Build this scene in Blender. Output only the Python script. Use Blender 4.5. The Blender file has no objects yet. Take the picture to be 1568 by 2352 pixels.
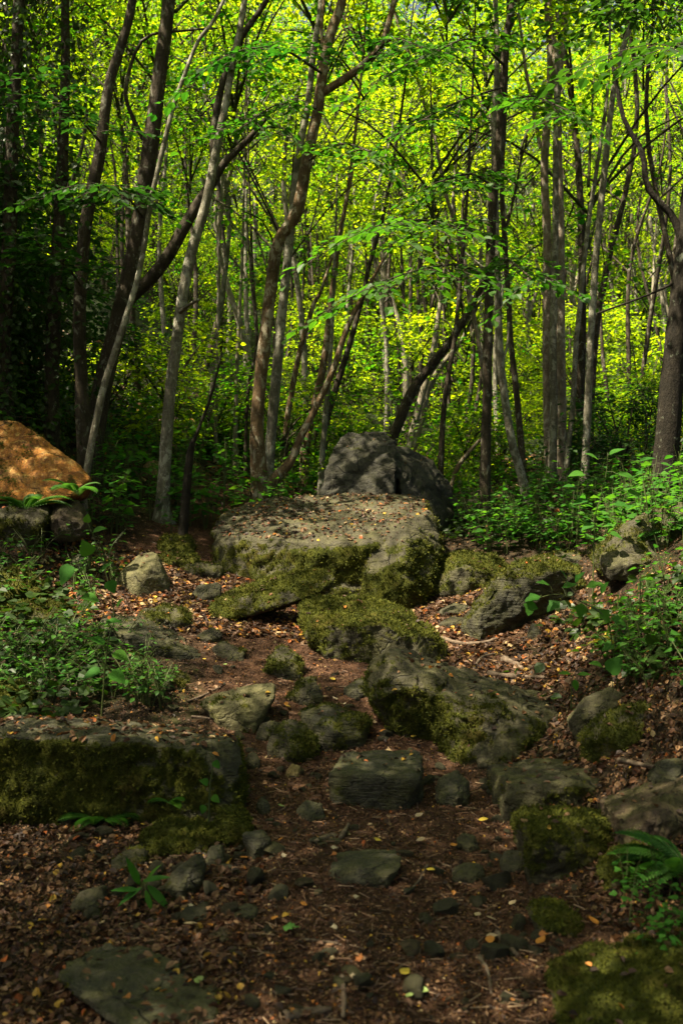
import bpy, bmesh, math, random
import numpy as np
from mathutils import Vector, Matrix

# ------------------------------------------------------------------ camera, sky, sun, exposure
C = bpy.context.scene.collection
scn = bpy.context.scene
cam = bpy.data.cameras.new('camera')
cam_o = bpy.data.objects.new('camera', cam); C.objects.link(cam_o)
CAMZ = 1.5
cam_o.location = (0, 0, CAMZ); cam_o.rotation_euler = (math.radians(90), 0, 0)
cam.sensor_fit = 'VERTICAL'; cam.sensor_height = 36; cam.lens = 35.0
cam.clip_start = 0.1; cam.clip_end = 600
cam.dof.use_dof = True; cam.dof.focus_distance = 8.5; cam.dof.aperture_fstop = 3.4
scn.camera = cam_o

SUN = Vector((-0.50, -0.24, 1.0)).normalized()
world = bpy.data.worlds.new('World'); scn.world = world; world.use_nodes = True
wn = world.node_tree.nodes; wl = world.node_tree.links; wn.clear()
sky = wn.new('ShaderNodeTexSky'); sky.sky_type = 'NISHITA'; sky.sun_disc = False; sky.air_density = .6; sky.dust_density = 6.0; sky.ozone_density = .2
sky.sun_elevation = math.asin(SUN.z); sky.sun_rotation = math.atan2(SUN.x, SUN.y)
bg = wn.new('ShaderNodeBackground'); bg.inputs['Strength'].default_value = 0.05
wo = wn.new('ShaderNodeOutputWorld')
wl.new(sky.outputs['Color'], bg.inputs['Color']); wl.new(bg.outputs['Background'], wo.inputs['Surface'])
sl = bpy.data.lights.new('sun', 'SUN'); sl.energy = 5.0; sl.angle = math.radians(0.5); sl.color = (1.0, 0.88, 0.66)
so = bpy.data.objects.new('sun', sl); C.objects.link(so)
so.rotation_euler = SUN.to_track_quat('Z', 'Y').to_euler(); so.location = SUN * 60
vs = scn.view_settings
vs.view_transform = 'Standard'; vs.look = 'None'; vs.gamma = 1.0; vs.use_curve_mapping = False
vs.exposure = 2.15
cy = scn.cycles
cy.max_bounces = 6; cy.diffuse_bounces = 4; cy.glossy_bounces = 2; cy.transmission_bounces = 4
cy.transparent_max_bounces = 4; cy.sample_clamp_indirect = 6.0; cy.use_denoising = True
cy.caustics_reflective = False; cy.caustics_refractive = False

rnd = random.Random(7)
rng = np.random.default_rng(11)
F = 2287.0                      # focal length in units of a 1568 x 2352 frame
def P(px, py, d): return np.array([(px-784)*d/F, d, CAMZ-(py-1176)*d/F])

# ------------------------------------------------------------------ helpers
def _h(ix, iy, iz, seed):
    n = (ix.astype(np.int64)*374761393 + iy.astype(np.int64)*668265263 + iz.astype(np.int64)*2147483647 + seed*974711) & 0xffffffff
    n = ((n ^ (n >> 13))*1274126177) & 0xffffffff
    n = ((n ^ (n >> 16))*2246822519) & 0xffffffff
    return ((n ^ (n >> 15)) & 0xffffff)/float(0xffffff)*2-1
def vnoise(p, seed=0):
    p = np.asarray(p, float); i = np.floor(p).astype(np.int64); f = p-i; f = f*f*f*(f*(f*6-15)+10)
    r = 0
    for dx in (0, 1):
        wx = f[:, 0] if dx else 1-f[:, 0]
        for dy in (0, 1):
            wy = f[:, 1] if dy else 1-f[:, 1]
            for dz in (0, 1):
                wz = f[:, 2] if dz else 1-f[:, 2]
                r = r + wx*wy*wz*_h(i[:, 0]+dx, i[:, 1]+dy, i[:, 2]+dz, seed)
    return r
ROT = np.array([[0.36, 0.48, -0.8], [-0.8, 0.6, 0.0], [0.48, 0.64, 0.6]])
def fbm(p, o=4, seed=0, g=0.5):
    p = np.asarray(p, float); a = 1; s = 0; t = 0
    for k in range(o):
        p = p@ROT.T; s = s + a*vnoise(p, seed+k*17); t += a; a *= g; p = p*2.03
    return s/t
def sstep(a, b, x):
    t = np.clip((x-a)/(b-a), 0, 1); return t*t*(3-2*t)
def nrm(v):
    v = np.asarray(v, float); return v/np.maximum(np.linalg.norm(v, axis=-1, keepdims=True), 1e-9)

class MB:
    """collects pieces of geometry for one mesh"""
    def __init__(self): self.v = []; self.f = []; self.n = 0; self.at = {}
    def add(self, v, f, **at):
        v = np.asarray(v, float).reshape(-1, 3)
        for a in (f if isinstance(f, list) else [f]): self.f.append(np.asarray(a, np.int64)+self.n)
        self.v.append(v)
        for k, x in at.items(): self.at.setdefault(k, []).append(np.asarray(x, np.float32))
        self.n += len(v)
    def mesh(self, name, mats, smooth=True):
        me = bpy.data.meshes.new(name)
        V = np.concatenate(self.v); me.vertices.add(len(V)); me.vertices.foreach_set('co', V.ravel().astype(np.float32))
        li = np.concatenate([a.ravel() for a in self.f]); tot = np.concatenate([np.full(len(a), a.shape[1]) for a in self.f])
        me.loops.add(len(li)); me.loops.foreach_set('vertex_index', li.astype(np.int32))
        me.polygons.add(len(tot)); st = np.concatenate([[0], np.cumsum(tot)[:-1]])
        me.polygons.foreach_set('loop_start', st.astype(np.int32)); me.polygons.foreach_set('loop_total', tot.astype(np.int32))
        me.polygons.foreach_set('use_smooth', np.full(len(tot), smooth))
        for k, xs in self.at.items():
            x = np.concatenate(xs)
            if x.ndim == 2:
                a = me.attributes.new(k, 'FLOAT_COLOR', 'POINT'); a.data.foreach_set('color', np.concatenate([x, np.ones((len(x), 1), np.float32)], 1).ravel())
            else:
                a = me.attributes.new(k, 'FLOAT', 'POINT'); a.data.foreach_set('value', x)
        me.update(calc_edges=True); me.validate()
        for m in (mats if isinstance(mats, (list, tuple)) else [mats]): me.materials.append(m)
        return me
def link(name, data, parent=None, loc=None):
    o = bpy.data.objects.new(name, data); C.objects.link(o)
    if parent is not None: o.parent = parent
    if loc is not None: o.location = loc
    return o
def tag(o, label, cat, group=None, kind=None):
    if label: o['label'] = label
    if cat: o['category'] = cat
    if group: o['group'] = group
    if kind: o['kind'] = kind
    return o
def copy_tree(o, parent=None):
    c = o.copy(); C.objects.link(c); c.parent = parent
    for ch in KIDS.get(o.name, []): copy_tree(ch, c)
    return c
KIDS = {}
def kid(o, parent): KIDS.setdefault(parent.name, []).append(o); return o

def tube(pts, rad, seg=8, cap=True):
    pts = np.asarray(pts, float); n = len(pts); rad = np.broadcast_to(np.asarray(rad, float), (n,))
    t = nrm(np.gradient(pts, axis=0)); a = np.array([1., 0, 0]) if abs(t[0, 0]) < .8 else np.array([0, 1., 0])
    V = []
    for i in range(n):
        a = a-t[i]*np.dot(a, t[i]); a = a/max(np.linalg.norm(a), 1e-9); b = np.cross(t[i], a)
        th = np.arange(seg)*2*math.pi/seg
        V.append(pts[i]+rad[i]*(np.cos(th)[:, None]*a+np.sin(th)[:, None]*b))
    V = np.concatenate(V); i = np.arange(n-1)[:, None]*seg; j = np.arange(seg)[None]; k = (j+1) % seg
    f = np.stack([i+j, i+k, i+seg+k, i+seg+j], -1).reshape(-1, 4)
    fs = [f]
    if cap: fs.append(np.arange(seg)[None]+(n-1)*seg)
    return V, fs
def smooth_line(pts, n):
    pts = np.asarray(pts, float); m = len(pts)
    if m == 2: return pts[0]+(pts[1]-pts[0])*np.linspace(0, 1, n)[:, None]
    Pp = np.concatenate([[2*pts[0]-pts[1]], pts, [2*pts[-1]-pts[-2]]])
    u = np.linspace(0, m-1-1e-6, n); k = u.astype(int); t = (u-k)[:, None]
    p0, p1, p2, p3 = Pp[k], Pp[k+1], Pp[k+2], Pp[k+3]
    return .5*(2*p1+(p2-p0)*t+(2*p0-5*p1+4*p2-p3)*t*t+(3*p1-p0-3*p2+p3)*t**3)

# ------------------------------------------------------------------ materials
def new_mat(name):
    m = bpy.data.materials.new(name); m.use_nodes = True; nt = m.node_tree; nt.nodes.clear()
    out = nt.nodes.new('ShaderNodeOutputMaterial'); return m, nt, out
class N:
    def __init__(self, nt): self.nt = nt
    def n(self, t, **k):
        x = self.nt.nodes.new(t)
        for a, b in k.items(): setattr(x, a, b)
        return x
    def set(self, s, v):
        if isinstance(v, bpy.types.NodeSocket): self.nt.links.new(v, s)
        else: s.default_value = v
    def noise(self, vec, scale, detail=5, rough=.6, dist=0.0):
        x = self.n('ShaderNodeTexNoise'); self.set(x.inputs['Vector'], vec); x.inputs['Scale'].default_value = scale
        x.inputs['Detail'].default_value = detail; x.inputs['Roughness'].default_value = rough; x.inputs['Distortion'].default_value = dist
        return x.outputs['Fac']
    def ramp(self, fac, stops, interp='LINEAR'):
        x = self.n('ShaderNodeValToRGB'); x.color_ramp.interpolation = interp; e = x.color_ramp.elements
        while len(e) < len(stops): e.new(.5)
        for i, (p, c) in enumerate(stops):
            e[i].position = p; e[i].color = (*c, 1) if not isinstance(c, (int, float)) else (c, c, c, 1)
        self.set(x.inputs['Fac'], fac); return x.outputs['Color']
    def mix(self, f, a, b, bt='MIX'):
        x = self.n('ShaderNodeMix', data_type='RGBA', blend_type=bt)
        self.set(x.inputs[0], f); self.set(x.inputs[6], a if not isinstance(a, tuple) else (*a, 1)); self.set(x.inputs[7], b if not isinstance(b, tuple) else (*b, 1))
        return x.outputs[2]
    def math(self, op, a, b=0.0):
        x = self.n('ShaderNodeMath', operation=op); self.set(x.inputs[0], a); self.set(x.inputs[1], b); return x.outputs[0]
    def bump(self, h, strength, dist, nrm=None):
        x = self.n('ShaderNodeBump'); self.set(x.inputs['Height'], h); x.inputs['Strength'].default_value = strength; x.inputs['Distance'].default_value = dist
        if nrm is not None: self.set(x.inputs['Normal'], nrm)
        return x.outputs['Normal']
    def attr(self, name, out='Fac'):
        x = self.n('ShaderNodeAttribute', attribute_name=name); return x.outputs[out]
    def scaled(self, vec, s, rot=(0, 0, 0)):
        x = self.n('ShaderNodeMapping'); self.set(x.inputs['Vector'], vec); x.inputs['Scale'].default_value = s; x.inputs['Rotation'].default_value = rot
        return x.outputs['Vector']
    def principled(self, col, rough=.8, spec=.25, normal=None):
        x = self.n('ShaderNodeBsdfPrincipled'); self.set(x.inputs['Base Color'], col if not isinstance(col, tuple) else (*col, 1))
        self.set(x.inputs['Roughness'], rough); x.inputs['Specular IOR Level'].default_value = spec
        if normal is not None: self.set(x.inputs['Normal'], normal)
        return x.outputs[0]

def rock_mat(name, c1, c2, c3, moss=(0.042, 0.052, 0.008), strata=(1, 1, 5), sbump=.6, spec=.3, mossy2=(0.092, 0.094, 0.011), film=1.0):
    m, nt, out = new_mat(name); g = N(nt)
    co = g.n('ShaderNodeTexCoord').outputs['Object']
    n1 = g.noise(co, 3.1, 6, .62, .3); n2 = g.noise(co, 17, 5, .7); st = g.noise(g.scaled(co, strata, (.25, .2, .4)), 7, 5, .6)
    col = g.ramp(n1, [(.3, c1), (.52, c2), (.72, c3)])
    col = g.mix(g.ramp(st, [(.35, 0), (.65, .55)]), col, c1)
    col = g.mix(g.ramp(n2, [(.56, 0), (.66, .5)]), col, c3)            # pale lichen specks
    col = g.mix(g.ramp(g.noise(co, 41, 3, .6), [(.33, .6), (.45, 0)]), col, (c1[0]*.45, c1[1]*.45, c1[2]*.45))
    wv = g.mix(.12, co, g.n('ShaderNodeTexNoise').outputs['Color']); vo = g.n('ShaderNodeTexVoronoi', feature='DISTANCE_TO_EDGE'); g.set(vo.inputs['Vector'], g.scaled(wv, (1, 1, 2.2), (.3, .5, .2))); vo.inputs['Scale'].default_value = 2.6
    crack = g.ramp(vo.outputs['Distance'], [(0, 1), (.022, 0)])
    crack = g.math('MULTIPLY', crack, g.ramp(g.noise(co, 4.2, 3, .6), [(.45, 0), (.6, 1)]))
    col = g.mix(g.ramp(g.noise(co, 5.5, 6, .7, .6), [(.52, 0), (.62, .65)]), col, (c1[0]*.8, c1[1]*.68, c1[2]*.6))   # brown stains
    col = g.mix(g.ramp(g.noise(g.scaled(co, (1, 1, 1.4)), 11, 6, .75, .5), [(.57, 0), (.63, .6)]), col, (c3[0]*1.15, c3[1]*1.2, c3[2]*1.05))  # lichen blotches
    col = g.mix(g.math('MULTIPLY', g.ramp(g.noise(co, 7.3, 6, .75, .4), [(.42, 0), (.62, .75)]), film), col, (.050, .048, .009))   # thin film of green
    col = g.mix(g.math('MULTIPLY', crack, .8), col, (c1[0]*.3, c1[1]*.3, c1[2]*.3))
    col = g.mix(g.ramp(g.noise(co, 95, 3, .7), [(.36, .55), (.5, 0)]), col, (c1[0]*.4, c1[1]*.4, c1[2]*.4))
    mk = g.math('ADD', g.attr('moss'), g.math('MULTIPLY', g.math('SUBTRACT', g.noise(co, 24, 5, .75), .5), 1.8))
    mask = g.ramp(mk, [(.40, 0), (.56, 1)])
    mcol = g.mix(g.ramp(g.noise(co, 9, 4, .65), [(.35, 0), (.7, 1)]), moss, mossy2)
    mcol = g.mix(g.ramp(g.noise(co, 60, 3, .6), [(.35, .65), (.6, 0)]), mcol, (.022, .024, .006))
    mcol = g.mix(g.ramp(g.noise(co, 5.3, 3, .6), [(.55, 0), (.7, .5)]), mcol, (.07, .045, .012))
    hb = g.math('ADD', g.math('MULTIPLY', g.noise(co, 30, 6, .75), .6), g.math('MULTIPLY', st, sbump))
    b0 = g.bump(g.noise(co, 6.5, 6, .7, .4), .8, .07); b1 = g.bump(g.math('SUBTRACT', hb, g.math('MULTIPLY', crack, .7)), .9, .028, b0)
    b2 = g.bump(g.noise(co, 75, 4, .8), 1.0, .03)
    bs = g.principled(col, .72, spec, b1); bm = g.principled(mcol, .95, .1, b2)
    x = g.n('ShaderNodeMixShader'); g.set(x.inputs[0], mask); g.set(x.inputs[1], bs); g.set(x.inputs[2], bm)
    nt.links.new(x.outputs[0], out.inputs['Surface']); return m
MAT = {}
MAT['grey'] = rock_mat('rock_grey', (.022, .019, .009), (.048, .042, .020), (.090, .081, .041))
MAT['boulder'] = rock_mat('rock_boulder', (.028, .025, .013), (.060, .053, .029), (.108, .096, .056))
MAT['slate'] = rock_mat('rock_slate', (.024, .023, .013), (.050, .047, .026), (.090, .084, .048), strata=(1, 1, 12), sbump=1.0)
MAT['pale'] = rock_mat('rock_pale', (.055, .050, .020), (.115, .103, .043), (.20, .178, .078), sbump=.4)
MAT['tan'] = rock_mat('rock_tan', (.17, .115, .04), (.30, .21, .08), (.44, .33, .15), sbump=.4)
MAT['white'] = rock_mat('rock_white', (.30, .26, .17), (.48, .43, .30), (.62, .56, .42), sbump=.3)
MAT['brown'] = rock_mat('rock_brown', (.030, .019, .010), (.065, .044, .023), (.115, .084, .046))
MAT['orange'] = rock_mat('rock_orange', (.07, .020, .004), (.44, .17, .014), (.55, .35, .11), strata=(3, 1, 1), sbump=1.0, film=.15)
MAT['steel'] = rock_mat('rock_blue_grey', (.015, .014, .010), (.031, .030, .021), (.066, .062, .044), strata=(3, 1, 1), sbump=.5, film=.4)

def leaf_mat(name, c1, c2, t1, t2, trans=.5, rough=.5, spec=.2):
    m, nt, out = new_mat(name); g = N(nt); f = g.attr('tint')
    r = g.n('ShaderNodeObjectInfo').outputs['Random']
    f2 = g.math('ADD', g.math('MULTIPLY', f, .50), g.math('MULTIPLY', r, .50))
    f2 = g.math('POWER', f2, 1.5)
    d = g.mix(f2, c1, c2); t = g.mix(f2, t1, t2)
    tr = g.n('ShaderNodeBsdfTranslucent'); g.set(tr.inputs['Color'], t)
    x = g.n('ShaderNodeMixShader'); x.inputs[0].default_value = trans
    g.set(x.inputs[1], g.principled(d, rough, spec)); g.set(x.inputs[2], tr.outputs[0])
    nt.links.new(x.outputs[0], out.inputs['Surface']); return m
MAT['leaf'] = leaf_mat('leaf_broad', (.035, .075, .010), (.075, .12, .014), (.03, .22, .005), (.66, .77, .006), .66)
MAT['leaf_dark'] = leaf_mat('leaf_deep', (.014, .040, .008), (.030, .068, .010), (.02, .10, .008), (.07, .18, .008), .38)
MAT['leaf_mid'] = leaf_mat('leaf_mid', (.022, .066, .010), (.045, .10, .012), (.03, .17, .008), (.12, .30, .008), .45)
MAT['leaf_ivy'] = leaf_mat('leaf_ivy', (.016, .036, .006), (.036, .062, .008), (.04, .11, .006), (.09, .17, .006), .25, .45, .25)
MAT['herb'] = leaf_mat('leaf_herb', (.022, .085, .012), (.055, .14, .016), (.06, .28, .015), (.18, .40, .015), .38, .6, .08)
MAT['fern'] = leaf_mat('leaf_fern', (.03, .09, .015), (.06, .13, .02), (.06, .22, .02), (.14, .30, .02), .35)
MAT['fern_yellow'] = leaf_mat('leaf_fern_yellow', (.11, .13, .015), (.20, .17, .02), (.25, .25, .01), (.40, .30, .01), .4)

def litter_mat():
    m, nt, out = new_mat('dry_leaf'); g = N(nt)
    c = g.attr('col', 'Color'); co = g.n('ShaderNodeTexCoord').outputs['Object']
    c = g.mix(g.ramp(g.noise(co, 90, 3, .6), [(.35, .45), (.6, 0)]), c, (.03, .016, .008))
    tr = g.n('ShaderNodeBsdfTranslucent'); g.set(tr.inputs['Color'], c)
    x = g.n('ShaderNodeMixShader'); x.inputs[0].default_value = .2
    g.set(x.inputs[1], g.principled(c, .6, .3)); g.set(x.inputs[2], tr.outputs[0])
    nt.links.new(x.outputs[0], out.inputs['Surface']); return m
MAT['litter'] = litter_mat()
def moss_mat():
    m, nt, out = new_mat('moss_tuft'); g = N(nt)
    c = g.mix(g.attr('tint'), (.022, .032, .005), (.105, .108, .011))
    tr = g.n('ShaderNodeBsdfTranslucent'); g.set(tr.inputs['Color'], c)
    x = g.n('ShaderNodeMixShader'); x.inputs[0].default_value = .3
    g.set(x.inputs[1], g.principled(c, .8, .15)); g.set(x.inputs[2], tr.outputs[0])
    nt.links.new(x.outputs[0], out.inputs['Surface']); return m
MAT['moss'] = moss_mat()
def bark_mat(name, c1, c2, c3, lichen, lamount, moss=0.0):
    m, nt, out = new_mat(name); g = N(nt)
    co = g.n('ShaderNodeTexCoord').outputs['Object']
    st = g.noise(g.scaled(co, (9, 9, 3.2)), 2.6, 7, .72, .8); n1 = g.noise(co, 2.2, 5, .6)
    col = g.ramp(st, [(.3, c1), (.5, c2), (.7, c3)])
    ring = g.noise(g.scaled(co, (2, 2, 22)), 2, 3, .6)
    col = g.mix(g.ramp(ring, [(.56, 0), (.66, .35)]), col, c1)
    col = g.mix(g.ramp(g.noise(g.scaled(co, (1.3, 1.3, .9)), 9, 5, .7, .5), [(.62-.22*lamount, 0), (.68-.22*lamount, .85)]), col, lichen)
    col = g.mix(g.ramp(g.noise(co, 3.1, 4, .6), [(.5, 0), (.68, .7)]), col, (c1[0]*.7, c1[1]*.75, c1[2]*.6))
    if moss:
        z = g.n('ShaderNodeSeparateXYZ'); g.set(z.inputs[0], co)
        low = g.math('SUBTRACT', moss, g.math('MULTIPLY', z.outputs['Z'], .22))
        mk = g.math('ADD', low, g.math('MULTIPLY', g.math('SUBTRACT', g.noise(co, 6, 5, .7), .5), 1.6))
        col = g.mix(g.ramp(mk, [(.35, 0), (.6, .9)]), col, (.035, .045, .008))
    h = g.math('ADD', st, g.math('MULTIPLY', g.noise(co, 40, 4, .7), .4))
    nt.links.new(g.principled(col, .85, .15, g.bump(h, .9, .02)), out.inputs['Surface']); return m
MAT['bark_dark'] = bark_mat('bark_dark', (.016, .012, .008), (.042, .032, .021), (.075, .062, .042), (.17, .165, .125), .25, .4)
MAT['bark_black'] = bark_mat('bark_black', (.007, .006, .004), (.015, .012, .008), (.028, .023, .015), (.11, .12, .085), .1, .3)
MAT['bark_grey'] = bark_mat('bark_grey', (.05, .043, .030), (.135, .122, .088), (.225, .21, .16), (.31, .30, .235), .5, .25)
MAT['bark_brown'] = bark_mat('bark_brown', (.042, .026, .013), (.115, .074, .038), (.19, .13, .07), (.30, .27, .19), .45, .4)
MAT['bark_pale'] = bark_mat('bark_pale', (.10, .085, .06), (.20, .175, .125), (.30, .27, .20), (.32, .31, .25), .3, .1)
MAT['bark_pink'] = bark_mat('bark_pink', (.08, .060, .044), (.21, .165, .12), (.33, .275, .21), (.38, .35, .28), .4, .1)

# ------------------------------------------------------------------ terrain
# control points: (px, py, depth) on the forest floor
CT = [(-100,2352,2.9),(784,2352,2.9),(1300,2352,2.9),(1700,2300,2.9),
      (100,2100,3.65),(784,2050,3.75),(1200,2050,3.8),(1500,2000,3.7),(1800,1850,3.8),
      (-100,1930,4.4),(300,1900,4.55),(784,1900,4.6),(1150,1900,4.6),(1420,1800,4.6),(1568,1700,4.5),(1750,1500,4.7),
      (-150,1640,6.0),(250,1640,6.0),(560,1680,5.9),(784,1650,6.1),(1100,1660,6.0),(1300,1640,5.9),(1450,1520,5.9),(1600,1330,6.2),
      (-200,1480,7.0),(60,1470,7.0),(330,1470,7.1),(620,1490,7.2),(900,1510,7.2),(1150,1500,7.2),(1340,1440,7.2),(1470,1300,7.4),(1650,1180,7.6),
      (-200,1230,8.2),(40,1330,8.0),(180,1380,8.0),(330,1368,8.1),(480,1380,8.3),(880,1400,8.8),(1010,1390,8.8),(1200,1350,8.8),(1400,1240,9.2),(1600,1120,9.2),
      (-100,1060,9.5),(100,1190,9.2),(230,1240,9.4),(380,1250,9.6),(500,1250,10.0),(720,1270,10.5),(1050,1270,10.2),(1200,1240,10.2),(1350,1180,10.6),(1550,1095,10.8),
      (-250,800,13),(0,1000,11),(190,1080,11.0),(380,1130,11.3),(600,1165,11.6),(800,1190,12),(1110,1195,11.6),(1220,1140,12.2),(1330,1100,13),(1550,1070,13),
      (-100,700,17),(100,880,16),(300,960,16),(500,1040,16),(700,1090,16),(950,1110,16),(1200,1080,16),(1450,1050,17),(1750,1000,17),
      (-400,420,26),(0,600,25),(300,760,25),(520,880,25),(800,1010,25),(1100,1035,25),(1500,1010,25),(1900,960,26),
      (0,450,40),(300,640,40),(600,830,40),(900,950,40),(1300,960,40),(1800,900,40),(0,300,70),(600,560,70),(1200,720,70),(1800,660,70),(-600,0,50),(600,240,130),(1400,400,130)]
cp = np.array([P(*c) for c in CT])
far = np.array([[-6,0,.6],[0,0,-.12],[5,0,.5],[-9,4,2.2],[8,4,2.2],[-8,-8,.4],[0,-8,-.6],[8,-8,.4],[0,-20,-1.5],[-25,-20,3],[25,-20,3],[-30,10,16],[28,10,8],
                [-60,30,34],[60,30,20],[-90,100,70],[90,100,50],[0,160,60],[14,14,5.0],[-13,13,7.5]], float)
cp = np.concatenate([cp, far])
def _phi(a, b):
    s = .5+.04*np.maximum(a[:, None, 1], 0)
    return np.sqrt(((a[:, None, :2]-b[None, :, :2])**2).sum(-1)+.5**2)
_A = _phi(cp, cp)+np.eye(len(cp))*-.03
_w = np.linalg.solve(np.block([[_A, np.c_[np.ones(len(cp)), cp[:, :2]]], [np.c_[np.ones(len(cp)), cp[:, :2]].T, np.zeros((3, 3))]]), np.r_[cp[:, 2], 0, 0, 0])
def _grow(a, step, end, g):
    o = []
    while abs(a) < abs(end): step *= g; a += step*(1 if end > 0 else -1); o.append(a)
    return o
gx = np.array(sorted(_grow(-4.5, .045, -95, 1.09)+list(np.arange(-4.5, 4.5, .045))+_grow(4.5, .045, 95, 1.09)))
gy = np.array(sorted(list(np.arange(-25, 1.6, .6))+list(np.arange(1.8, 12.5, .045))+_grow(12.5, .045, 165, 1.05)))
GX, GY = np.meshgrid(gx, gy)
q = np.c_[GX.ravel(), GY.ravel()]
GZ = np.concatenate([_phi(b, cp)@_w[:-3]+_w[-3]+b@_w[-2:] for b in np.array_split(q, 30)])
q3 = np.c_[q, np.zeros(len(q))]
rough = sstep(12, 25, q[:, 1])
GZ = GZ+.05*fbm(q3*1.6, 4, 3)+.028*fbm(q3*7, 4, 5)+rough*.5*fbm(q3*.35, 3, 9)
GZ = GZ.reshape(GX.shape)
def gz(x, y):
    x = np.atleast_1d(np.asarray(x, float)); y = np.atleast_1d(np.asarray(y, float))
    i = np.clip(np.searchsorted(gx, x)-1, 0, len(gx)-2); j = np.clip(np.searchsorted(gy, y)-1, 0, len(gy)-2)
    u = np.clip((x-gx[i])/(gx[i+1]-gx[i]), 0, 1); v = np.clip((y-gy[j])/(gy[j+1]-gy[j]), 0, 1)
    return (GZ[j, i]*(1-u)+GZ[j, i+1]*u)*(1-v)+(GZ[j+1, i]*(1-u)+GZ[j+1, i+1]*u)*v
def hit(px, py, d0=2.2, d1=90):
    d = np.geomspace(d0, d1, 1500); x = (px-784)*d/F; z = CAMZ-(py-1176)*d/F
    b = np.nonzero(z <= gz(x, d))[0]
    return float(d[b[0]]) if len(b) else 60.0
def path_w(x, y):          # 1 on the trodden path
    c = np.interp(y, [2, 4, 6, 7.2, 8.3, 9.5, 12], [.05, .1, .1, .1, -.1, -.6, -.6]); w = np.interp(y, [2, 4, 5, 6.5, 8, 10], [.9, .8, .75, 1.1, 1.8, 1.2])
    return 1-sstep(.75, 1.25, np.abs(x-c)/w+.25*vnoise(np.c_[np.ravel(x)*1.7, np.ravel(y)*1.7, np.zeros(np.size(x))], 31))

m, nt, out = new_mat('forest_floor'); g = N(nt)
co = g.n('ShaderNodeTexCoord').outputs['Object']
base = g.ramp(g.noise(co, 9, 8, .72), [(.28, (.012, .006, .003)), (.48, (.042, .020, .010)), (.62, (.085, .042, .022)), (.75, (.14, .075, .04))])
base = g.mix(g.ramp(g.noise(co, 60, 4, .7), [(.5, 0), (.66, .7)]), base, (.15, .078, .042))
base = g.mix(g.ramp(g.noise(co, 38, 4, .7), [(.32, .8), (.45, 0)]), base, (.012, .007, .004))
bank = g.ramp(g.noise(co, 11, 7, .7), [(.3, (.008, .006, .003)), (.5, (.026, .018, .009)), (.68, (.06, .038, .018))])
bank = g.mix(g.ramp(g.noise(co, 2.3, 6, .7), [(.52, 0), (.64, .8)]), bank, (.03, .04, .008))
bank = g.mix(g.attr('far'), bank, g.ramp(g.noise(co, 1.3, 7, .75), [(.35, (.005, .008, .002)), (.6, (.012, .020, .003)), (.75, (.022, .034, .005))])); col = g.mix(g.attr('path'), bank, base)
hh = g.math('ADD', g.noise(co, 45, 6, .8), g.noise(co, 14, 4, .7))
nt.links.new(g.principled(col, .9, .15, g.bump(hh, .9, .03)), out.inputs['Surface']); MAT['ground'] = m
b = MB(); ny, nx = GX.shape
idx = np.arange(nx*ny).reshape(ny, nx)
b.add(np.c_[q, GZ.ravel()], np.stack([idx[:-1, :-1], idx[:-1, 1:], idx[1:, 1:], idx[1:, :-1]], -1).reshape(-1, 4), path=path_w(q[:, 0], q[:, 1])*(1-sstep(11, 14, q[:, 1])), far=sstep(11, 18, q[:, 1]))
ground = link('ground', b.mesh('ground', MAT['ground'])); ground['kind'] = 'structure'
ground['label'] = 'brown leaf-strewn forest floor rising between the banks'

rnd.seed(50); rng = np.random.default_rng(80)
# ------------------------------------------------------------------ rocks
# silhouettes traced as (px, py[, depth behind the rock's foot]); each becomes a solid at its own distance
ROCKS = []
def rock(name, label, mat, anchor, pts, back, moss=(.3, .1, 0), vox=None, sink=.12, rough=1.0, chis=8, more=(), group=None, d=None, seed=None, lift=False):
    ROCKS.append(dict(name=name, label=label, mat=mat, anchor=anchor, pts=pts, back=back, moss=moss, vox=vox, sink=sink, rough=rough, chis=chis, more=more, group=group, d=d, seed=seed or len(ROCKS)+1, lift=lift))
# moss = (weight on upward faces, weight on sides, bias)
rock('boulder', 'huge flat-topped boulder strewn with dry leaves, mossy on its front', 'boulder', (880,1395),
     [(500,1190,1.2),(560,1160,1.6),(650,1141,1.9),(800,1130,2.0),(930,1130,2.0),(978,1146,1.7),(488,1212,.9),(510,1246,.35),(600,1258,.2),(690,1270,.10),(800,1262,.06),(870,1240,.1),(990,1190,.6),
      (500,1300,.4),(520,1350,.32),(640,1355,.15),(840,1360,.08)], 2.2, (-.75, .56, .34), rough=.75, more=[[(840,1268,.15),(862,1225,.25),(930,1195,.35),(990,1172,.7),(1006,1250,.5),(1002,1312,.3),(965,1355,.02),(930,1394,-.12),(875,1396,-.15),(842,1370,-.12),(850,1310,-.05),(930,1290,-.12)]], chis=3)
rock('boulder', 'dark smooth-faced boulder standing behind the leaf-strewn one', 'steel', (900,1190),
     [(733,1150,.1),(744,1080,.2),(764,1018,.35),(798,988,.45),(885,984,.5),(908,1012,.35),(912,1070,.05),(905,1150,-.1),(735,1200,.1),(890,1200,-.1)], 1.1, (.45, -.2, .02), d=10.9, chis=0, rough=.8,
     more=[[(900,1018,.5),(945,1030,.75),(992,1056,.8),(1032,1108,.85),(1057,1170,.85),(1044,1240,.7),(1012,1282,.4),(915,1080,.15),(930,1200,.0),(985,1120,.35),(1000,1200,.2)]])
rock('slab', 'mossy tilted slab leaning on a squat mossy rock', 'grey', (560,1432),
     [(470,1430,.0),(490,1390,.1),(545,1352,.25),(640,1325,.35),(735,1310,.42),(770,1312,.3),(766,1348,.05),(690,1380,0),(600,1408,0),(490,1435,0)], .35, (.5, .4, .35), sink=0, chis=3, lift=True)
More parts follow.
